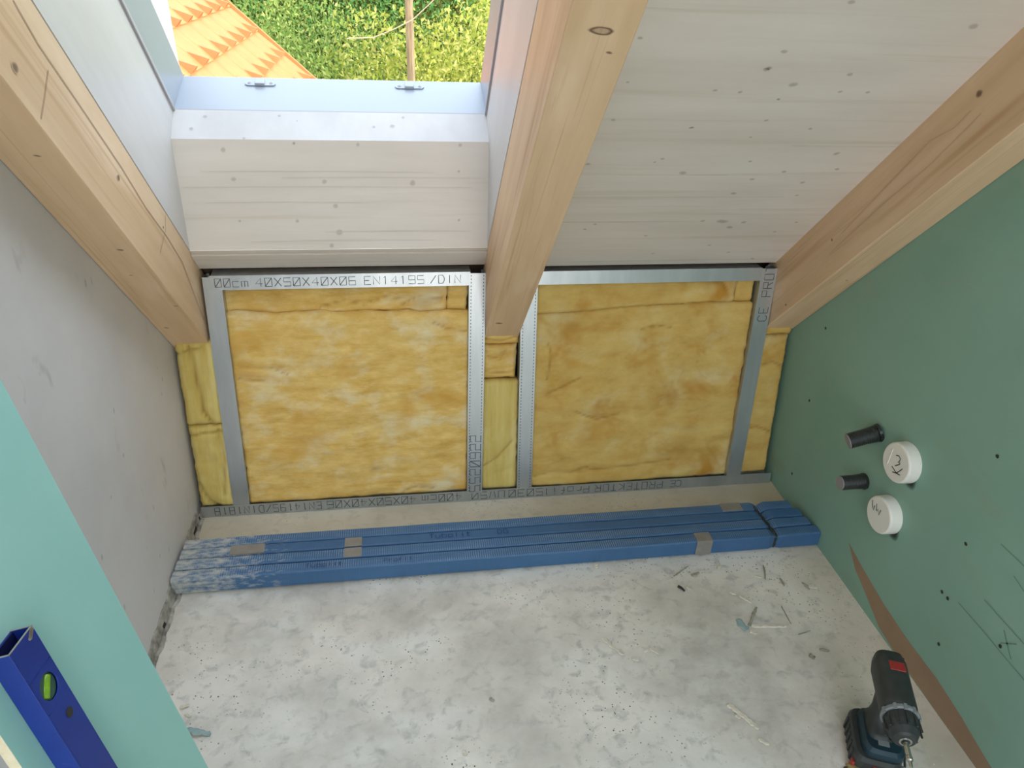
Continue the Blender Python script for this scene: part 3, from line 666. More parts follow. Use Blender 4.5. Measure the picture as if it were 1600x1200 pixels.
for k_ in range(2):
    pts = []
    path = [(XG, Y0s+.012-.0045, .006), (XG, Y0s+.012-.0045, .044), (XG-.001, Y0s+.02, .0508), (XG-.008, (Y0s+yb)/2, .0515), (XG-.016, yb-.022, .0508), (XG-.018, yb-.008, .044), (XG-.018, yb-.008, .006)]
    for a, b in zip(path, path[1:]):
        for q in range(7):
            f = q/7; pts.append(Vector(a).lerp(Vector(b), f))
    pts.append(Vector(path[-1]))
    pts = [p+Vector((.003*sin(i*.9+k_*pi), 0, .0022*cos(i*.9+k_*pi))) for i, p in enumerate(pts)]
    tube(bm, pts, .0036, 7)
tag(obj('strap', bm, 'tube', smooth=True, origin=(XG, Y0s, 0)), 'black twisted strap pinching the blue foam bundle near its right end', 'strap')

# ---------------------------------------------------------------- pipe stubs and white caps on the green wall
def stub(base, tip, r, label):
    base = Vector(base); tip = Vector(tip); d = tip-base; n = 15; prof = []
    T = Matrix.Translation(base) @ d.to_track_quat('Z', 'Y').to_matrix().to_4x4(); Ln = d.length
    e = empty('pipe_stub', MW=T); tag(e, label, 'pipe')
    for i in range(n*4+1):
        f = i/(n*4); prof.append((f*Ln-.0, r*(1+.10*max(0, 1-f*2.2))*(1-.13*(.5+.5*cos(f*n*2*pi)))))
    bm = nb(); lathe(bm, prof, 28); obj('corrugated_tube', bm, 'tube', e, smooth=True)
    bm = nb(); lathe(bm, [(Ln-.001, r*.96), (Ln+.0015, r*.96), (Ln+.002, r*.9)], 28); obj('end_plug', bm, 'tubecap', e)
    bm = nb(); lathe(bm, [(-.003, r*1.18), (.004, r*1.16), (.006, r*.98)], 24); obj('collar', bm, 'tube', e)
stub((XR, 1.463, .493), (XR-.075, 1.474, .462), .0225, 'upper black corrugated pipe stub tilting down from the green wall')
stub((XR, 1.452, .334), (XR-.074, 1.452, .333), .0205, 'lower black corrugated pipe stub sticking straight out of the green wall')
def cap(c, R_, d, label, strokes, rib=False):
    T = Matrix.Translation(c) @ Matrix.Rotation(-pi/2, 4, 'Y')   # local z points into the room (-x); local x is up
    e = tag(empty('wall_cap', MW=T), label, 'pipe cover')
    bm = nb(); lathe(bm, [(0, R_), (d*.86, R_*.975), (d*.95, R_*.95), (d, R_*.90), (d+.0002, R_*.5), (d+.0003, .004)], 48); obj('cover', bm, 'cap', e, smooth=False, bevel=.001)
    bm = nb()
    for st in strokes: line(bm, [(u, v, d+.0009) for u, v in st], (0, 0, 1), .0024, soft=False)
    obj('handwriting', bm, 'inkb', e)
    if not rib: return
    bm = nb(); box(bm, -.022, .028, .0230, .0262, d, d+.0014); obj('raised_rib', bm, 'cap', e, bevel=.0006)
# local x = up, local y = world y sign: Rotation(-90,Y): x->z, z->-x, y->y ; reading runs away from the camera to +y or up
cap((XR, 1.333, .491), .0545, .034, 'round white pipe cover marked KW, upper of the two on the green wall',
    [[(-.0274, -.0016), (-.0211, -.016), (-.0174, -.0296)], [(-.0161, .0072), (-.0178, -.005), (-.0206, -.0157)], [(-.0206, -.0157), (-.0096, -.0228), (.0031, -.0296)],
     [(.0195, .0064), (.0244, -.0029), (.0218, -.0103), (.0147, -.0117), (.0078, -.0071), (.0106, -.0153), (.0079, -.0162), (.0005, -.0101), (-.007, -.0029)]], True)
cap((XR, 1.323, .324), .0525, .034, 'round white pipe cover marked WW, lower of the two on the green wall',
    [[(.0219, .0366), (.0054, .0296), (-.0012, .0215), (.0144, .0225)], [(.0242, .018), (.0055, .0102), (.0139, .0082), (.0014, -.0024), (.0196, -.0028)]])

# ---------------------------------------------------------------- leaning plasterboard and spirit level, lower left
dv = Vector((.234, -.173, -.957)).normalized()                      # runs down the board
wv = (Vector((0, 1, 0))-dv*dv.y).normalized(); nv = -dv.cross(wv)   # across, and out of the face
if nv.x < 0: nv = -nv
def LF(p): 
    m = Matrix((wv, dv, nv)).transposed().to_4x4(); m.translation = Vector(p); return m
P0 = Vector((-.25, .8, 0)); P0 = P0-wv*(P0 @ wv)                     # foot line of the board, across coordinate zero
P0 = P0-dv*(P0.z/dv.z)
F = LF(P0)
wa, wb = .388, .671
zt = -1.62
bm = nb(); t = .0125
def floor_v(wc, nc):
    p = F @ Vector((wc, 0, nc)); return -p.z/dv.z
zw = lambda wc, nc: ((XL+.002)-(F @ Vector((wc, 0, nc))).x)/dv.x
A_ = [(wa, floor_v(wa, 0)-.001, 0), (wb, floor_v(wb, 0)-.001, 0), (wb, zt, 0), (wa, zt, 0)]
B_ = [(wa, floor_v(wa, -t)-.001, -t), (wb, floor_v(wb, -t)-.001, -t), (wb, zt, -t), (wa, zt, -t)]
va = [bm.verts.new(p) for p in A_]; vb = [bm.verts.new(p) for p in B_]
bm.faces.new(va); bm.faces.new(vb[::-1])
for i in range(4): bm.faces.new((va[i], va[(i+1) % 4], vb[(i+1) % 4], vb[i])).material_index = 0 if i == 1 else 1
tag(obj('plasterboard_strip', bm, ['teal', 'gypsum'], MW=F, origin=(.53, .8, 0)), 'teal plasterboard offcut leaning against the left wall, cream cut edge', 'plasterboard')
# spirit level: box section lying on the board, vial side up
LW, LT = .0, .025
la, lb, lt = .4235, .4735, .0255
pe = F.inverted() @ Vector((-.434, .612, .893))
ve = pe.y
lv = tag(empty('spirit_level', MW=F @ Matrix.Translation((la, ve, .0006))), 'blue box-section spirit level with a green vial, lying on the leaning plasterboard', 'spirit level')
W_ = lb-la; ln = 1.0; ln = min(ln, floor_v(la, .02)-ve-.02)
bm = nb(); tk = .002
def hole_face(bm, z, cx, cy, rx, ry, x0, x1, y0, y1):
    pass
box(bm, 0, tk, 0, ln, 0, lt); box(bm, W_-tk, W_, 0, ln, 0, lt); box(bm, tk, W_-tk, 0, ln, 0, tk)
# vial-side face with a round opening
def face_with_hole(bm, x0, x1, y0, y1, z0, z1, cx, cy, r):
    n = 32; out = []; inn = []
    for i in range(n):
        a = 2*pi*i/n; c, s = cos(a), sin(a); k = 1/max(abs(c)/((x1-x0)/2), abs(s)/((y1-y0)/2))
        out.append(((x0+x1)/2+c*k, (y0+y1)/2+s*k)); inn.append((cx+r*c, cy+r*s))
    def q(z): return [bm.verts.new((x, y, z)) for x, y in out], [bm.verts.new((x, y, z)) for x, y in inn]
    o1, i1 = q(z1); o0, i0 = q(z0)
    for i in range(n):
        j = (i+1) % n
        bm.faces.new((o1[i], o1[j], i1[j], i1[i])); bm.faces.new((o0[i], i0[i], i0[j], o0[j])); bm.faces.new((i1[i], i1[j], i0[j], i0[i]))
vy = .070
box(bm, tk, W_-tk, 0, vy-.024, lt-tk, lt); face_with_hole(bm, tk, W_-tk, vy-.024, vy+.024, lt-tk, lt, W_/2, vy, .0165)
box(bm, tk, W_-tk, vy+.024, ln, lt-tk, lt)
obj('body', bm, 'level', lv, bevel=.0004)
bm = nb(); box(bm, tk+.0002, W_-tk-.0002, .001, ln, tk+.0001, tk+.0012); obj('inner_web', bm, 'levelin', lv)
bm = nb()
for b in ((0, W_, -.0006, .0002, lt-tk, lt+.0001), (0, tk, -.0006, .0002, 0, lt), (W_-tk, W_, -.0006, .0002, 0, lt)): box(bm, *b)
for q in range(5): knot(bm, (W_-.004-.002*q, .002+.0015*q, lt+.0003), (1, 0, 0), (0, 1, 0), .004, .003, seed=q)
obj('worn_end', bm, 'alu', lv)
bm = nb(); lathe(bm, [(0, .0163), (lt-.006, .0163)], 32, Matrix.Translation((W_/2, vy, tk+.001))); v1 = obj('vial_holder', bm, 'vialgrey', lv)
bm = nb(); T = Matrix.Translation((W_/2, vy, lt-.006)) @ Matrix.Rotation(radians(45), 4, 'Z') @ Matrix.Rotation(pi/2, 4, 'X') @ Matrix.Translation((0, 0, -.014))
lathe(bm, [(0, .004), (.001, .006), (.027, .006), (.028, .004)], 18, T); obj('vial', bm, 'vial', v1, smooth=True)
bm = nb(); lathe(bm, [(0, .0062), (.0008, .0062), (.0009, .005)], 24, Matrix.Translation((W_*.60, vy+.047, lt))); obj('hanging_hole', bm, 'dark', lv)

# ---------------------------------------------------------------- cordless drill standing on its battery
hd = Vector((-.385, -.923, 0)).normalized()
DX = Matrix((Vector((hd.y, -hd.x, 0))*-1, -hd, Vector((0, 0, 1)))).transposed().to_4x4()
# local: -y is where the bit points, +x to the photo's right
if (DX.to_3x3() @ Vector((1, 0, 0))).x < 0: DX = Matrix((Vector((hd.y, -hd.x, 0)), -hd, Vector((0, 0, 1)))).transposed().to_4x4()
DX.translation = Vector((1.045, .868, 0))
dr = tag(empty('cordless_drill', MW=DX), 'dark cordless drill with red accents standing on its battery by the green wall', 'drill')
def rbox(bm, secs, n=8, mi=0):
    """lofted rounded boxes: secs = (centre, axis u, axis v, half u, half v, corner exponent)"""
    rows = []
    for c, u, v, hu, hv, e in secs:
        row = []
        for i in range(24):
            a = 2*pi*i/24; cc, ss = cos(a), sin(a)
            row.append(bm.verts.new(Vector(c)+Vector(u)*hu*math.copysign(abs(cc)**e, cc)+Vector(v)*hv*math.copysign(abs(ss)**e, ss)))
        rows.append(row)
    for a, b in zip(rows, rows[1:]):
        for j in range(24): bm.faces.new((a[j], a[(j+1) % 24], b[(j+1) % 24], b[j])).material_index = mi
    bm.faces.new(rows[0]).material_index = mi; bm.faces.new(rows[-1][::-1]).material_index = mi
X_, Y_, Z_ = (1, 0, 0), (0, 1, 0), (0, 0, 1)
zb = .192; r_ = .036; yo = .012
bm = nb()
rbox(bm, [((0, yo+.112, zb), X_, Z_, .020, .024, .7), ((0, yo+.108, zb), X_, Z_, .030, .032, .6), ((0, yo+.085, zb), X_, Z_, .035, .036, .6), ((0, yo+.03, zb), X_, Z_, .035, .036, .65),
          ((0, yo+.0, zb), X_, Z_, .036, .037, .75), ((0, yo-.03, zb), X_, Z_, .038, .038, .9), ((0, yo-.045, zb), X_, Z_, .036, .036, 1)])
obj('motor_housing', bm, 'drill', dr, smooth=True)
bm = nb(); box(bm, -.012, .022, yo+.050, yo+.075, zb+.0335, zb+.0375); obj('red_switch', bm, 'red', dr, bevel=.002)
bm = nb(); box(bm, -.014, .024, yo+.086, yo+.089, zb+.034, zb+.0365); obj('vent_slot', bm, 'dark', dr)
bm = nb(); knot(bm, (0, 0, 0), X_, Y_, .01, .02, seed=1)
for v in bm.verts: v.co = Vector((-.030, yo+.065, zb+.026)) + Vector((v.co.x*.6, v.co.y, -v.co.x*.9)) + Vector((-.002, 0, .003))
bm.free()
T = Matrix.Translation((0, yo-.040, zb)) @ Matrix.Rotation(pi/2, 4, 'X')
bm = nb(); lathe(bm, [(0, .0375), (.004, .0395), (.009, .0395), (.011, .037)], 40, T)
for a in (60, 90, 120, 20, 160):
    q = radians(a); box(bm, -.0035, .0035, -.012, .002, .0372, .0405, T=Matrix.Translation((0, yo-.042, zb)) @ Matrix.Rotation(q-pi/2, 4, 'Y'))
obj('torque_ring', bm, 'greyp', dr)
bm = nb(); lathe(bm, [(.010, .034), (.014, .035), (.03, .0345), (.046, .031), (.060, .024), (.064, .019), (.065, .012)], 36, T)
for i in range(12):
    q = 2*pi*i/12; box(bm, -.002, .002, -.048, -.018, .0325, .0357, T=Matrix.Translation((0, yo-.040, zb)) @ Matrix.Rotation(q, 4, 'Y') @ Matrix.Rotation(radians(-3), 4, 'X'))
obj('chuck', bm, 'drill', dr)
bm = nb(); lathe(bm, [(.062, .013), (.066, .013), (.0665, .009), (.062, .008)], 28, T); obj('chuck_rim', bm, 'chrome', dr)
bm = nb(); lathe(bm, [(.055, .0055), (.098, .0055), (.100, .0065), (.108, .0065), (.110, .004), (.122, .0030), (.128, .0008)], 14, T); obj('driver_bit', bm, 'chrome', dr, smooth=False)
bm = nb()
rbox(bm, [((0, yo+.045, zb-.02), X_, Y_, .021, .036, .8), ((0, yo+.045, zb-.06), X_, Y_, .019, .026, .85), ((0, yo+.035, .105), X_, Y_, .020, .025, .8), ((0, yo+.022, .085), X_, Y_, .026, .036, .7), ((-.000, yo+.008, .074), X_, Y_, .036, .050, .5)])
obj('handle', bm, 'drill', dr, smooth=True)
bm = nb(); rbox(bm, [((0, yo-.004, zb-.030), Y_, Z_, .012, .004, .8), ((0, yo+.004, zb-.045), Y_, Z_, .012, .010, .8)]); bm.free()
bm = nb(); box(bm, -.010, .010, yo+.000, yo+.022, zb-.075, zb-.034); obj('trigger', bm, 'red', dr, bevel=.004)
bm = nb(); rbox(bm, [((.004, yo+.0, .056), X_, Y_, .046, .062, .4), ((.004, yo+.0, .072), X_, Y_, .044, .060, .4), ((.004, yo+.0, .079), X_, Y_, .038, .052, .45)]); obj('foot', bm, 'drillblue', dr)
bm = nb(); rbox(bm, [((-.004, yo, .0), X_, Y_, .048, .066, .4), ((-.004, yo, .012), X_, Y_, .052, .070, .35), ((-.004, yo, .046), X_, Y_, .052, .070, .35), ((-.004, yo, .058), X_, Y_, .049, .066, .4)]); b_ = obj('battery', bm, 'drill', dr)
bm = nb()
for yy in (-.04, -.02, 0, .02, .04): box(bm, -.0585, -.0545, yo+yy-.004, yo+yy+.004, .012, .048)
obj('grip_rib', bm, 'drill', b_, bevel=.001)
bm = nb(); box(bm, -.016, .024, yo-.0735, yo-.0655, .018, .040); obj('release_button', bm, 'red', b_, bevel=.002)
bm = nb(); box(bm, -.0575, -.050, yo-.064, yo-.050, .010, .030); obj('red_side_mark', bm, 'red', b_, bevel=.002)
bm = nb(); box(bm, -.010, .014, yo-.040, yo-.026, .079, .0800); obj('rating_plate', bm, 'greyp', dr, bevel=.0003)
bm = nb(); tube(bm, [(.050, yo-.045, .03), (.058, yo-.045, .032), (.058, yo-.02, .045), (.058, yo-.005, .060), (.048, yo, .066)], .0028, 8); obj('belt_hook', bm, 'tube', dr)

# small tool at the lower edge, beside the battery
kn = tag(empty('putty_knife', MW=Matrix.Translation((.963, .838, 0)) @ Matrix.Rotation(radians(-12), 4, 'Z')), 'small tool with tan handle and bright metal edge on the floor beside the drill battery', 'tool')
bm = nb(); rbox(bm, [((.046, -.05, .012), X_, Z_, .010, .009, .8), ((.030, -.012, .013), X_, Z_, .016, .011, .8), ((.020, .008, .012), X_, Z_, .015, .009, .8), ((.010, .014, .010), X_, Z_, .008, .005, .8)]); obj('handle', bm, 'tan', kn, smooth=True)
bm = nb(); prism(bm, [(.000, .012, .001), (.010, .014, .001), (-.030, -.060, .001), (-.046, -.055, .001)], (0, 0, .0015)); obj('blade', bm, 'chrome', kn)

# ---------------------------------------------------------------- debris on the concrete
def flake(p1, p2, wd, h, m, seed, taper=1.0, curl=0):
    R = random.Random(seed); p1 = Vector((*p1, 0)); p2 = Vector((*p2, 0)); d = p2-p1; Ln = d.length; d.normalize(); s = Vector((-d.y, d.x, 0))
    n = max(4, int(Ln/.006)); wd *= 1.35; bm = nb(); rows = []
    for i in range(n+1):
        f = i/n; w = wd*(1-(1-taper)*f)*(.55+.45*min(1, 5*min(f+.05, 1.05-f)))*(1+.28*R.uniform(-1, 1)); c = d*Ln*f+s*(R.uniform(-1, 1)*wd*.14)
        zc = .0008+curl*sin(f*pi)
        rows.append([bm.verts.new(c+s*a*w/2+Vector((0, 0, z))) for a, z in ((-1, zc), (-.7, zc+h*R.uniform(.7, 1)), (.6, zc+h*R.uniform(.8, 1.1)), (1, zc))])
    for a, b in zip(rows, rows[1:]):
        for j in range(4): bm.faces.new((a[j], a[(j+1) % 4], b[(j+1) % 4], b[j]))
    bm.faces.new(rows[0]); bm.faces.new(rows[-1][::-1])
    return bm, p1
DEB = [  # world xy of both ends, width, height, material, name, label
 ((.500, 1.268), (.541, 1.206), .012, .003, 'flake', 'plaster_flake', 'paddle-shaped white flake alone in the middle of the floor', .35, 0),
 ((.562, 1.192), (.577, 1.186), .006, .003, 'flake', 'plaster_flake', 'tiny oval white flake just right of the paddle-shaped flake', 1, 0),
 ((.597, 1.212), (.611, 1.216), .006, .003, 'flake', 'plaster_flake', 'left one of two small cream chips right of the paddle-shaped flake', 1, 0),
 ((.618, 1.220), (.639, 1.199), .007, .003, 'flake', 'plaster_flake', 'right one of two small cream chips right of the paddle-shaped flake', .7, 0),
 ((.762, 1.036), (.809, .963), .010, .004, 'flake', 'plaster_flake', 'longest ragged white flake on the open floor left of the drill', .8, 0),
 ((.766, 1.004), (.777, .996), .006, .003, 'flake', 'plaster_flake', 'small chip beside the longest ragged flake', 1, 0),
 ((.797, .939), (.815, .921), .008, .003, 'flake', 'plaster_flake', 'short pale flake below the longest ragged flake', .7, 0),
 ((.924, 1.261), (1.022, 1.246), .010, .005, 'flake', 'plaster_flake', 'pointed white wedge in the crumbs near the right wall', .15, 0),
 ((.919, 1.263), (.968, 1.324), .006, .004, 'flake_green', 'paper_scrap', 'grey-green sliver meeting the pointed white wedge at an angle', .8, .003),
 ((.912, 1.243), (.930, 1.236), .008, .003, 'flake', 'plaster_flake', 'small white chip under the blunt end of the pointed wedge', 1, 0),
 ((.894, 1.289), (.908, 1.250), .018, .002, 'flake_blue', 'plasterboard_scrap', 'blue-green scrap left of the pointed white wedge', .8, .001),
 ((.915, 1.388), (.929, 1.377), .007, .004, 'flake', 'plaster_flake', 'pale chip upper left of the grey-green sliver', 1, 0),
 ((.938, 1.371), (.962, 1.341), .008, .004, 'flake', 'plaster_flake', 'pale chip row end just above the grey-green sliver', .8, 0),
 ((.768, 1.424), (.781, 1.404), .006, .006, 'flake_dark', 'plastic_scrap', 'small dark scrap below the tape on the front foam strip', .6, .003),
 ((.792, 1.418), (.805, 1.408), .005, .003, 'flake', 'plaster_flake', 'white chip right of the small dark scrap', 1, 0),
 ((.770, 1.466), (.830, 1.502), .003, .002, 'flake_green', 'wood_splinter', 'thin tan splinter in front of the taped foam strip', .5, 0),
 ((.825, 1.462), (.852, 1.470), .010, .003, 'flake_green', 'paper_scrap', 'olive paper scrap right of the thin tan splinter', .7, .001),
 ((1.062, 1.480), (1.043, 1.424), .004, .003, 'flake_green', 'paper_scrap', 'curled greenish strip in front of the strap', .6, .004),
 ((1.088, 1.423), (1.088, 1.393), .004, .004, 'flake_green', 'paper_scrap', 'short curled scrap right of the greenish strip', .6, .003),
 ((1.160, 1.384), (1.184, 1.375), .007, .004, 'flake', 'plaster_flake', 'pale oblong chip by the foot of the right wall', .9, 0),
 ((1.148, 1.400), (1.157, 1.372), .005, .003, 'flake_green', 'paper_scrap', 'green curled scrap touching the oblong chip by the right wall', .7, .004),
 ((.913, 1.478), (.930, 1.497), .008, .003, 'flake', 'plaster_flake', 'pinkish-white bit close in front of the blue bundle', .6, 0),
 ((1.018, 1.440), (1.034, 1.432), .006, .003, 'flake', 'plaster_flake', 'white bit left of the curled greenish strip', 1, 0),
 ((1.043, 1.321), (1.040, 1.257), .003, .002, 'flake_green', 'wood_splinter', 'thin upright splinter right of the pointed wedge', .5, 0),
 ((1.043, 1.219), (1.083, 1.228), .0025, .002, 'flake_green', 'wood_splinter', 'thin lying splinter below the pointed wedge tip', .5, 0),
 ((1.038, 1.151), (1.048, 1.138), .008, .007, 'chrome', 'screw_head', 'small round metal bit on the floor above the drill', .8, 0),
 ((1.077, 1.167), (1.101, 1.158), .005, .003, 'flake_green', 'paper_scrap', 'dark-edged scrap near the right wall above the drill', .7, .003),
 ((-.560, 1.181), (-.540, 1.184), .008, .004, 'flake', 'plaster_flake', 'raised flake near the edge of the leaning plasterboard', .8, .003),
 ((-.545, 1.162), (-.530, 1.152), .006, .003, 'flake', 'plaster_flake', 'smaller flake between the raised flake and the curled scrap at lower left', .8, 0),
 ((-.535, 1.118), (-.475, 1.100), .012, .003, 'flake_blue', 'plasterboard_scrap', 'curled teal scrap beside the leaning plasterboard edge', .7, .006),
 ((.545, 1.534), (.550, 1.521), .009, .010, 'flake', 'plaster_flake', 'white crumb touching the middle of the front foam strip', .7, 0),
 ((.176, 1.120), (.186, 1.112), .007, .005, 'flake_green', 'grit_lump', 'small grey lump on the bare floor left of centre', .8, 0),
 ((.098, .990), (.106, .982), .008, .004, 'flake', 'plaster_flake', 'white crumb alone near the lower centre of the floor', .8, 0),
]
for i, (a, b, wd, h, m, nm, lb_, tp, cu) in enumerate(DEB):
    bm, o_ = flake(a, b, wd, h, m, i+11, tp, cu)
    tag(obj(nm, bm, m, MW=Matrix.Translation(o_)), lb_, {'screw_head': 'screw', 'wood_splinter': 'splinter', 'grit_lump': 'debris'}.get(nm, 'scrap'), 'bits of rubble lying on the concrete')
bm = nb(); R = random.Random(9)
def crumb(x, y, s):
    vs = [bm.verts.new((x+s*R.uniform(-1, 1), y+s*R.uniform(-1, 1), (0 if q < 3 else s*1.1)-.0003)) for q in range(4)]
    for f in ((0, 1, 2), (0, 1, 3), (1, 2, 3), (0, 2, 3)): bm.faces.new([vs[j] for j in f])
for cx, cy, sx, sy, n in ((.95, 1.42, .16, .06, 260), (.97, 1.30, .05, .05, 120), (1.15, 1.35, .06, .14, 200), (.82, 1.49, .12, .02, 90), (-.35, 1.50, .16, .03, 120), (.80, 1.00, .05, .06, 70), (.3, 1.3, .5, .25, 120), (-.42, 1.24, .02, .02, 40), (.70, 1.25, .05, .05, 60), (1.15, 1.05, .06, .15, 120), (-.60, 1.4, .02, .3, 160)):
    for _ in range(n):
        x, y = R.gauss(cx, sx), R.gauss(cy, sy)
        if XL+.01 < x < XR-.004 and .7 < y < 1.54 and not (.93 < x < 1.16 and .75 < y < 1.0): crumb(x, y, R.choice((.0008, .0010, .0014, .0022)))
o = obj('plaster_crumbs', bm, 'flake'); tag(o, 'fine pale plaster crumbs scattered over the concrete floor', 'crumbs', kind='stuff')

# ================================================================ OUTSIDE
# lower roof next door with pantiles
p_ = radians(42)
NF = Matrix.Translation((0, 0, -.316)) @ Matrix(((cos(p_), 0, sin(p_), 0), (0, 1, 0, 0), (-sin(p_), 0, cos(p_), 0), (0, 0, 0, 1)))  # x down the slope, y along the eave, z out
house = tag(empty('neighbouring_house', MW=NF @ Matrix.Translation((0, 6, 0))), 'lower house next door with a bright orange tiled roof, seen through the skylight', 'house')
EXPO, TW, Y_END = .300, .355, 7.98
bm = nb()
s0 = -1.67*1.2
for rI in range(-9, 9):
    sb = s0+EXPO*rI                  # lower end of this course
    for c in range(13):
        y1 = Y_END-6-c*TW-(.0 if True else 0); y0 = y1-TW
        # cross profile: flat pan and a roll on the far side that rises towards the lower end
        prof = [(0, 0), (.35, .03), (.58, .16), (.74, .60), (.84, 1.0), (.90, .96), (.925, 0), (1.0, 0)]
        rows = []
        for (sx, lift, roll) in ((sb-EXPO-.03, -.004, .004), (sb-.13, .004, .008), (sb-.0, .008, .066)):
            rows.append([bm.verts.new((sx, y0+(y1-y0)*(1-u), lift+roll*h)) for u, h in prof])
        low = [bm.verts.new((sb-.004, v.co.y, min(v.co.z-.010, .000))) for v in rows[-1]]
        for a, b in zip(rows, rows[1:]):
            for j in range(len(prof)-1): bm.faces.new((a[j], a[j+1], b[j+1], b[j])).material_index = 0
        for j in range(len(prof)-1): bm.faces.new((rows[-1][j], rows[-1][j+1], low[j+1], low[j])).material_index = 1 if j > 2 else 0  # roll ends get the darker clay as painted shade
obj('roof_tiles', bm, ['tile', 'tileshade'], house)
bm = nb(); box(bm, -5.0, .72, -2.64, Y_END-6, -.20, -.012); box(bm, -4.9, .70, Y_END-6-.02, Y_END-6+.03, -.18, .03)
obj('roof_slab', bm, 'tile', house)
iv = (NF @ Matrix.Translation((0, 6, 0))).inverted()
bm = nb()
pts = [(-3.5, 7.7, -3.5), (.2, 7.7, -3.5), (.2, 7.7, -.85), (-3.5, 7.7, 2.4)]
prism(bm, [iv @ Vector(q) for q in pts], iv.to_3x3() @ Vector((0, -4.0, 0))); obj('wall', bm, 'render', house)
# ground
bm = nb(); n = 24; g = {}
for i in range(n+1):
    for j in range(n+1):
        x = -30+60*i/n; y = 2.7+57*j/n; z = -3.5+.15*noise.noise(Vector((x*.2, y*.2, 0)))+max(0, y-14)*.16
        g[i, j] = bm.verts.new((x, y, z))
for i in range(n):
    for j in range(n): bm.faces.new((g[i, j], g[i+1, j], g[i+1, j+1], g[i, j+1]))
structure('ground', bm, 'grass', smooth=True)
def leaf_cloud(seed, n, size, rx, ry, rz, shell=.55):
    R = random.Random(seed); bm = nb()
    for _ in range(n):
        while True:
            d = Vector((R.gauss(0, 1), R.gauss(0, 1), R.gauss(0, 1)))
            if d.length > .01: break
        d.normalize(); rr = shell+(1-shell)*R.random()**.6
        bumpy = 1+.22*noise.noise(d*2.4+Vector((seed, 0, 0)))
        c = Vector((d.x*rx, d.y*ry, d.z*rz))*rr*bumpy
        q = Vector((R.gauss(0, 1), R.gauss(0, 1)-.4, R.gauss(0, 1)+.7)).normalized()
        t = q.cross(Vector((R.gauss(0, 1), R.gauss(0, 1), R.gauss(0, 1)))).normalized(); b = q.cross(t); s = size*R.uniform(.6, 1.3)
        vs = [bm.verts.new(c+o) for o in (-t*s, -t*s*.1+b*s*.42+q*s*.1, t*s, -t*s*.1-b*s*.42+q*s*.1)]
        bm.faces.new(vs)
    return bm
def meshof(bm, mats_, name):
    me = bpy.data.meshes.new(name); bm.to_mesh(me); bm.free()
    for m in mats_: me.materials.append(M[m])
    return me
kinds = {'Y': meshof(leaf_cloud(1, 11000, .036, 1.5, 1.2, 1.5), ['leafY'], 'foliage'), 'G': meshof(leaf_cloud(2, 13000, .028, 1.5, 1.2, 1.5), ['leafG'], 'foliage'),
         'D': meshof(leaf_cloud(3, 8000, .050, 1.5, 1.3, 1.6), ['leafD'], 'foliage'), 'B': meshof(leaf_cloud(4, 12000, .030, 1.4, 1.2, 1.5), ['leafB'], 'foliage')}
def stems(seed, h, spread):
    R = random.Random(seed); bm = nb()
    for _ in range(7):
        a = R.uniform(0, 2*pi); pts = [(0, 0, 0)]
        for q in range(1, 6): pts.append((cos(a)*spread*q/5+R.uniform(-.08, .08), sin(a)*spread*q/5+R.uniform(-.08, .08), h*q/5))
        tube(bm, pts, [.045, .04, .03, .024, .018, .008], 6)
    return bm
sm = meshof(stems(1, 1.0, .8), ['darkbark'], 'stems')
BUSH = [  # x, y, centre height, scale, kind, label
 (-2.35, 11.6, -.3, 1.05, 'G', 'green bush right behind the far edge of the orange roof'),
 (-.95, 10.6, -.75, 1.0, 'G', 'dense bright green bush low beside the orange roof edge'),
 (.05, 10.2, -.75, .95, 'Y', 'yellow-green leafy bush low in the middle of the skylight view'),
 (1.1, 10.4, -.7, 1.0, 'Y', 'broad-leaved yellow-green bush at the lower right of the skylight view'),
 (2.3, 11.2, -.2, 1.1, 'Y', 'yellow-green bush at the far right, partly behind the skylight frame'),
 (.9, 13.0, .1, 1.05, 'B', 'blue-green bush behind the wooden stake'),
 (-1.3, 13.2, .55, 1.1, 'B', 'pale blue-green bush left of the wooden stake'),
 (-.1, 14.0, .5, 1.1, 'D', 'olive undergrowth bush behind the middle of the view'),
 (-2.9, 14.5, .7, 1.2, 'Y', 'yellowish bush above the orange roof edge'),
 (2.2, 14.6, .7, 1.2, 'Y', 'sunlit yellow-green bush near the pale birch trunk'),
 (-4.6, 13.5, .4, 1.3, 'G', 'green bush hidden mostly by the orange roof'),
 (4.2, 13.0, .2, 1.3, 'G', 'green bush far right beyond the skylight side')]
for i, (x, y, z, s, k_, lb_) in enumerate(BUSH):
    gz = -3.5+max(0, y-14)*.16
    e = tag(empty('garden_bush', MW=Matrix.Translation((x, y, gz-.1))), lb_, 'bush', 'bushes seen through the skylight')
    f = bpy.data.objects.new('foliage', kinds[k_]); COL.objects.link(f); f.parent = e
    f.matrix_basis = Matrix.Translation((0, 0, z-gz)) @ Matrix.Rotation(i*1.3, 4, 'Z') @ Matrix.Diagonal((s, s, (z-gz+.1)/1.62 if False else s*1.25, 1))
    t = bpy.data.objects.new('stems', sm); COL.objects.link(t); t.parent = e; t.matrix_basis = Matrix.Diagonal((1, 1, max(.5, z-gz), 1))
TREES = [(-4.0, 18, 3.6, .16, 'D'), (-2.2, 17.2, 3.8, .15, 'D'), (-.6, 18.4, 4.2, .12, 'D'), (1.0, 17.8, 3.6, .13, 'Y'), (2.8, 18.2, 3.8, .16, 'Y'), (-6.5, 19, 4, .18, 'D'), (5.2, 19, 4, .18, 'D')]
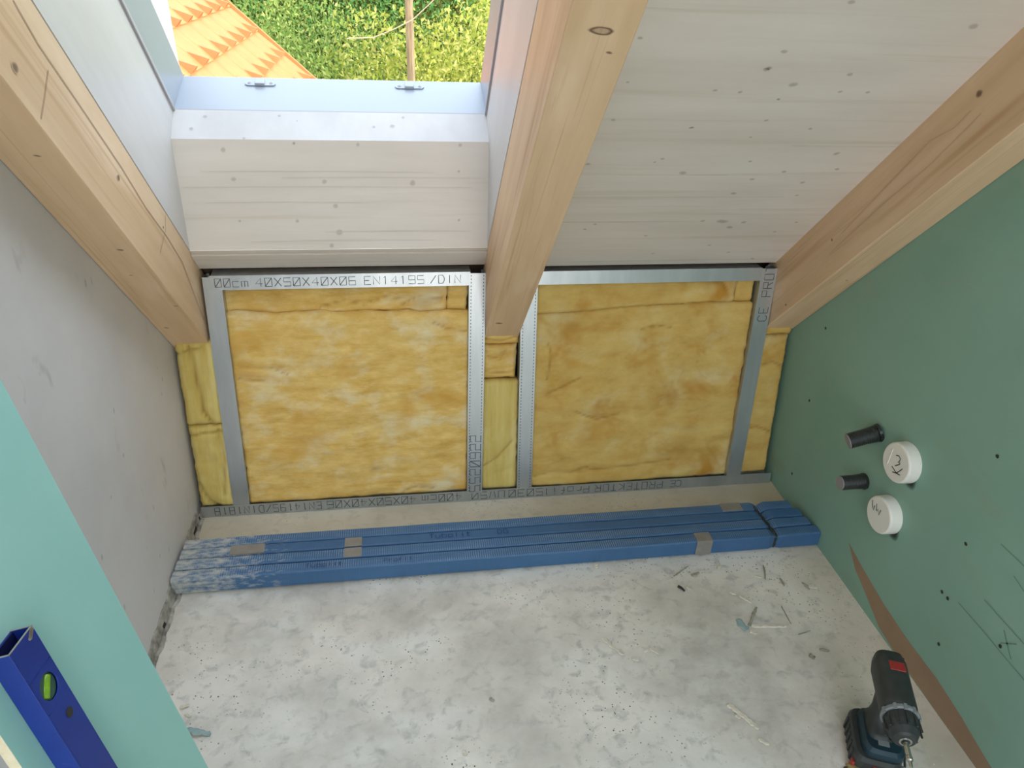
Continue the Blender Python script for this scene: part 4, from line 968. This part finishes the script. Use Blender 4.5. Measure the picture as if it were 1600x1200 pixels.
TL = ['dark tree behind the orange roof edge', 'dark-trunked tree at the top left of the skylight view', 'olive tree in the middle distance behind the stake', 'yellowish tree behind the blue-green bush',
      'yellowish tree at the right of the skylight view', 'dark tree far left beyond the orange roof', 'dark tree far right of the garden']
for i, (x, y, h, r, k_) in enumerate(TREES):
    gz = -3.5+max(0, y-14)*.16
    e = tag(empty('garden_tree', MW=Matrix.Translation((x, y, gz-.1))), TL[i], 'tree', 'trees at the back of the garden')
    bm = nb(); tube(bm, [(0, 0, 0), (.1, 0, 2), (-.05, .05, 4), (.1, 0, h+3)], [r*1.2, r, r*.8, r*.4], 9); obj('trunk', bm, 'darkbark', e)
    for dz, sc in ((2.6, 1.35), (5.2, 1.7), (7.2, 1.4)):
        f = bpy.data.objects.new('foliage', kinds[k_]); COL.objects.link(f); f.parent = e
        f.matrix_basis = Matrix.Translation((.3*sin(i+dz), 0, dz)) @ Matrix.Rotation(i+dz, 4, 'Z') @ Matrix.Diagonal((sc, sc, sc*.95, 1))
bm = nb(); tube(bm, [(0, 0, 0), (.02, 0, 2.5), (0, 0, 6.5)], [.05, .048, .045], 9)
tag(obj('wooden_stake', bm, 'bark', MW=Matrix.Translation((.20, 9.3, -3.5))), 'straight pale wooden stake rising from the bushes, right of centre', 'stake')
bm = nb(); tube(bm, [(0, 0, 0), (.05, 0, 2.5), (0, 0, 5), (.15, 0, 9)], [.11, .10, .08, .04], 9)
tag(obj('birch_trunk', bm, 'birch', MW=Matrix.Translation((1.62, 12.0, -3.5))), 'pale birch trunk near the right side of the skylight', 'tree trunk')
for i, (a, lb_) in enumerate((([(-.5, 9.2, .66), (-.2, 9.2, .68), (.05, 9.2, .78), (.25, 9.2, .88), (.45, 9.2, 1.05), (.65, 9.25, 1.24)], 'long bare twig crossing behind the wooden stake'),
                      ([(.25, 9.0, .02), (.6, 9.0, .10), (.95, 9.0, .12), (1.3, 9.0, .30)], 'bare pale twig lying across the low right bushes'))):
    bm = nb(); tube(bm, [Vector(q)-Vector(a[0]) for q in a], [.007, .007, .006, .006, .005, .004][:len(a)], 6)
    bmo = obj('bare_branch', bm, 'twig', MW=Matrix.Translation(a[0])); tag(bmo, lb_, 'branch')
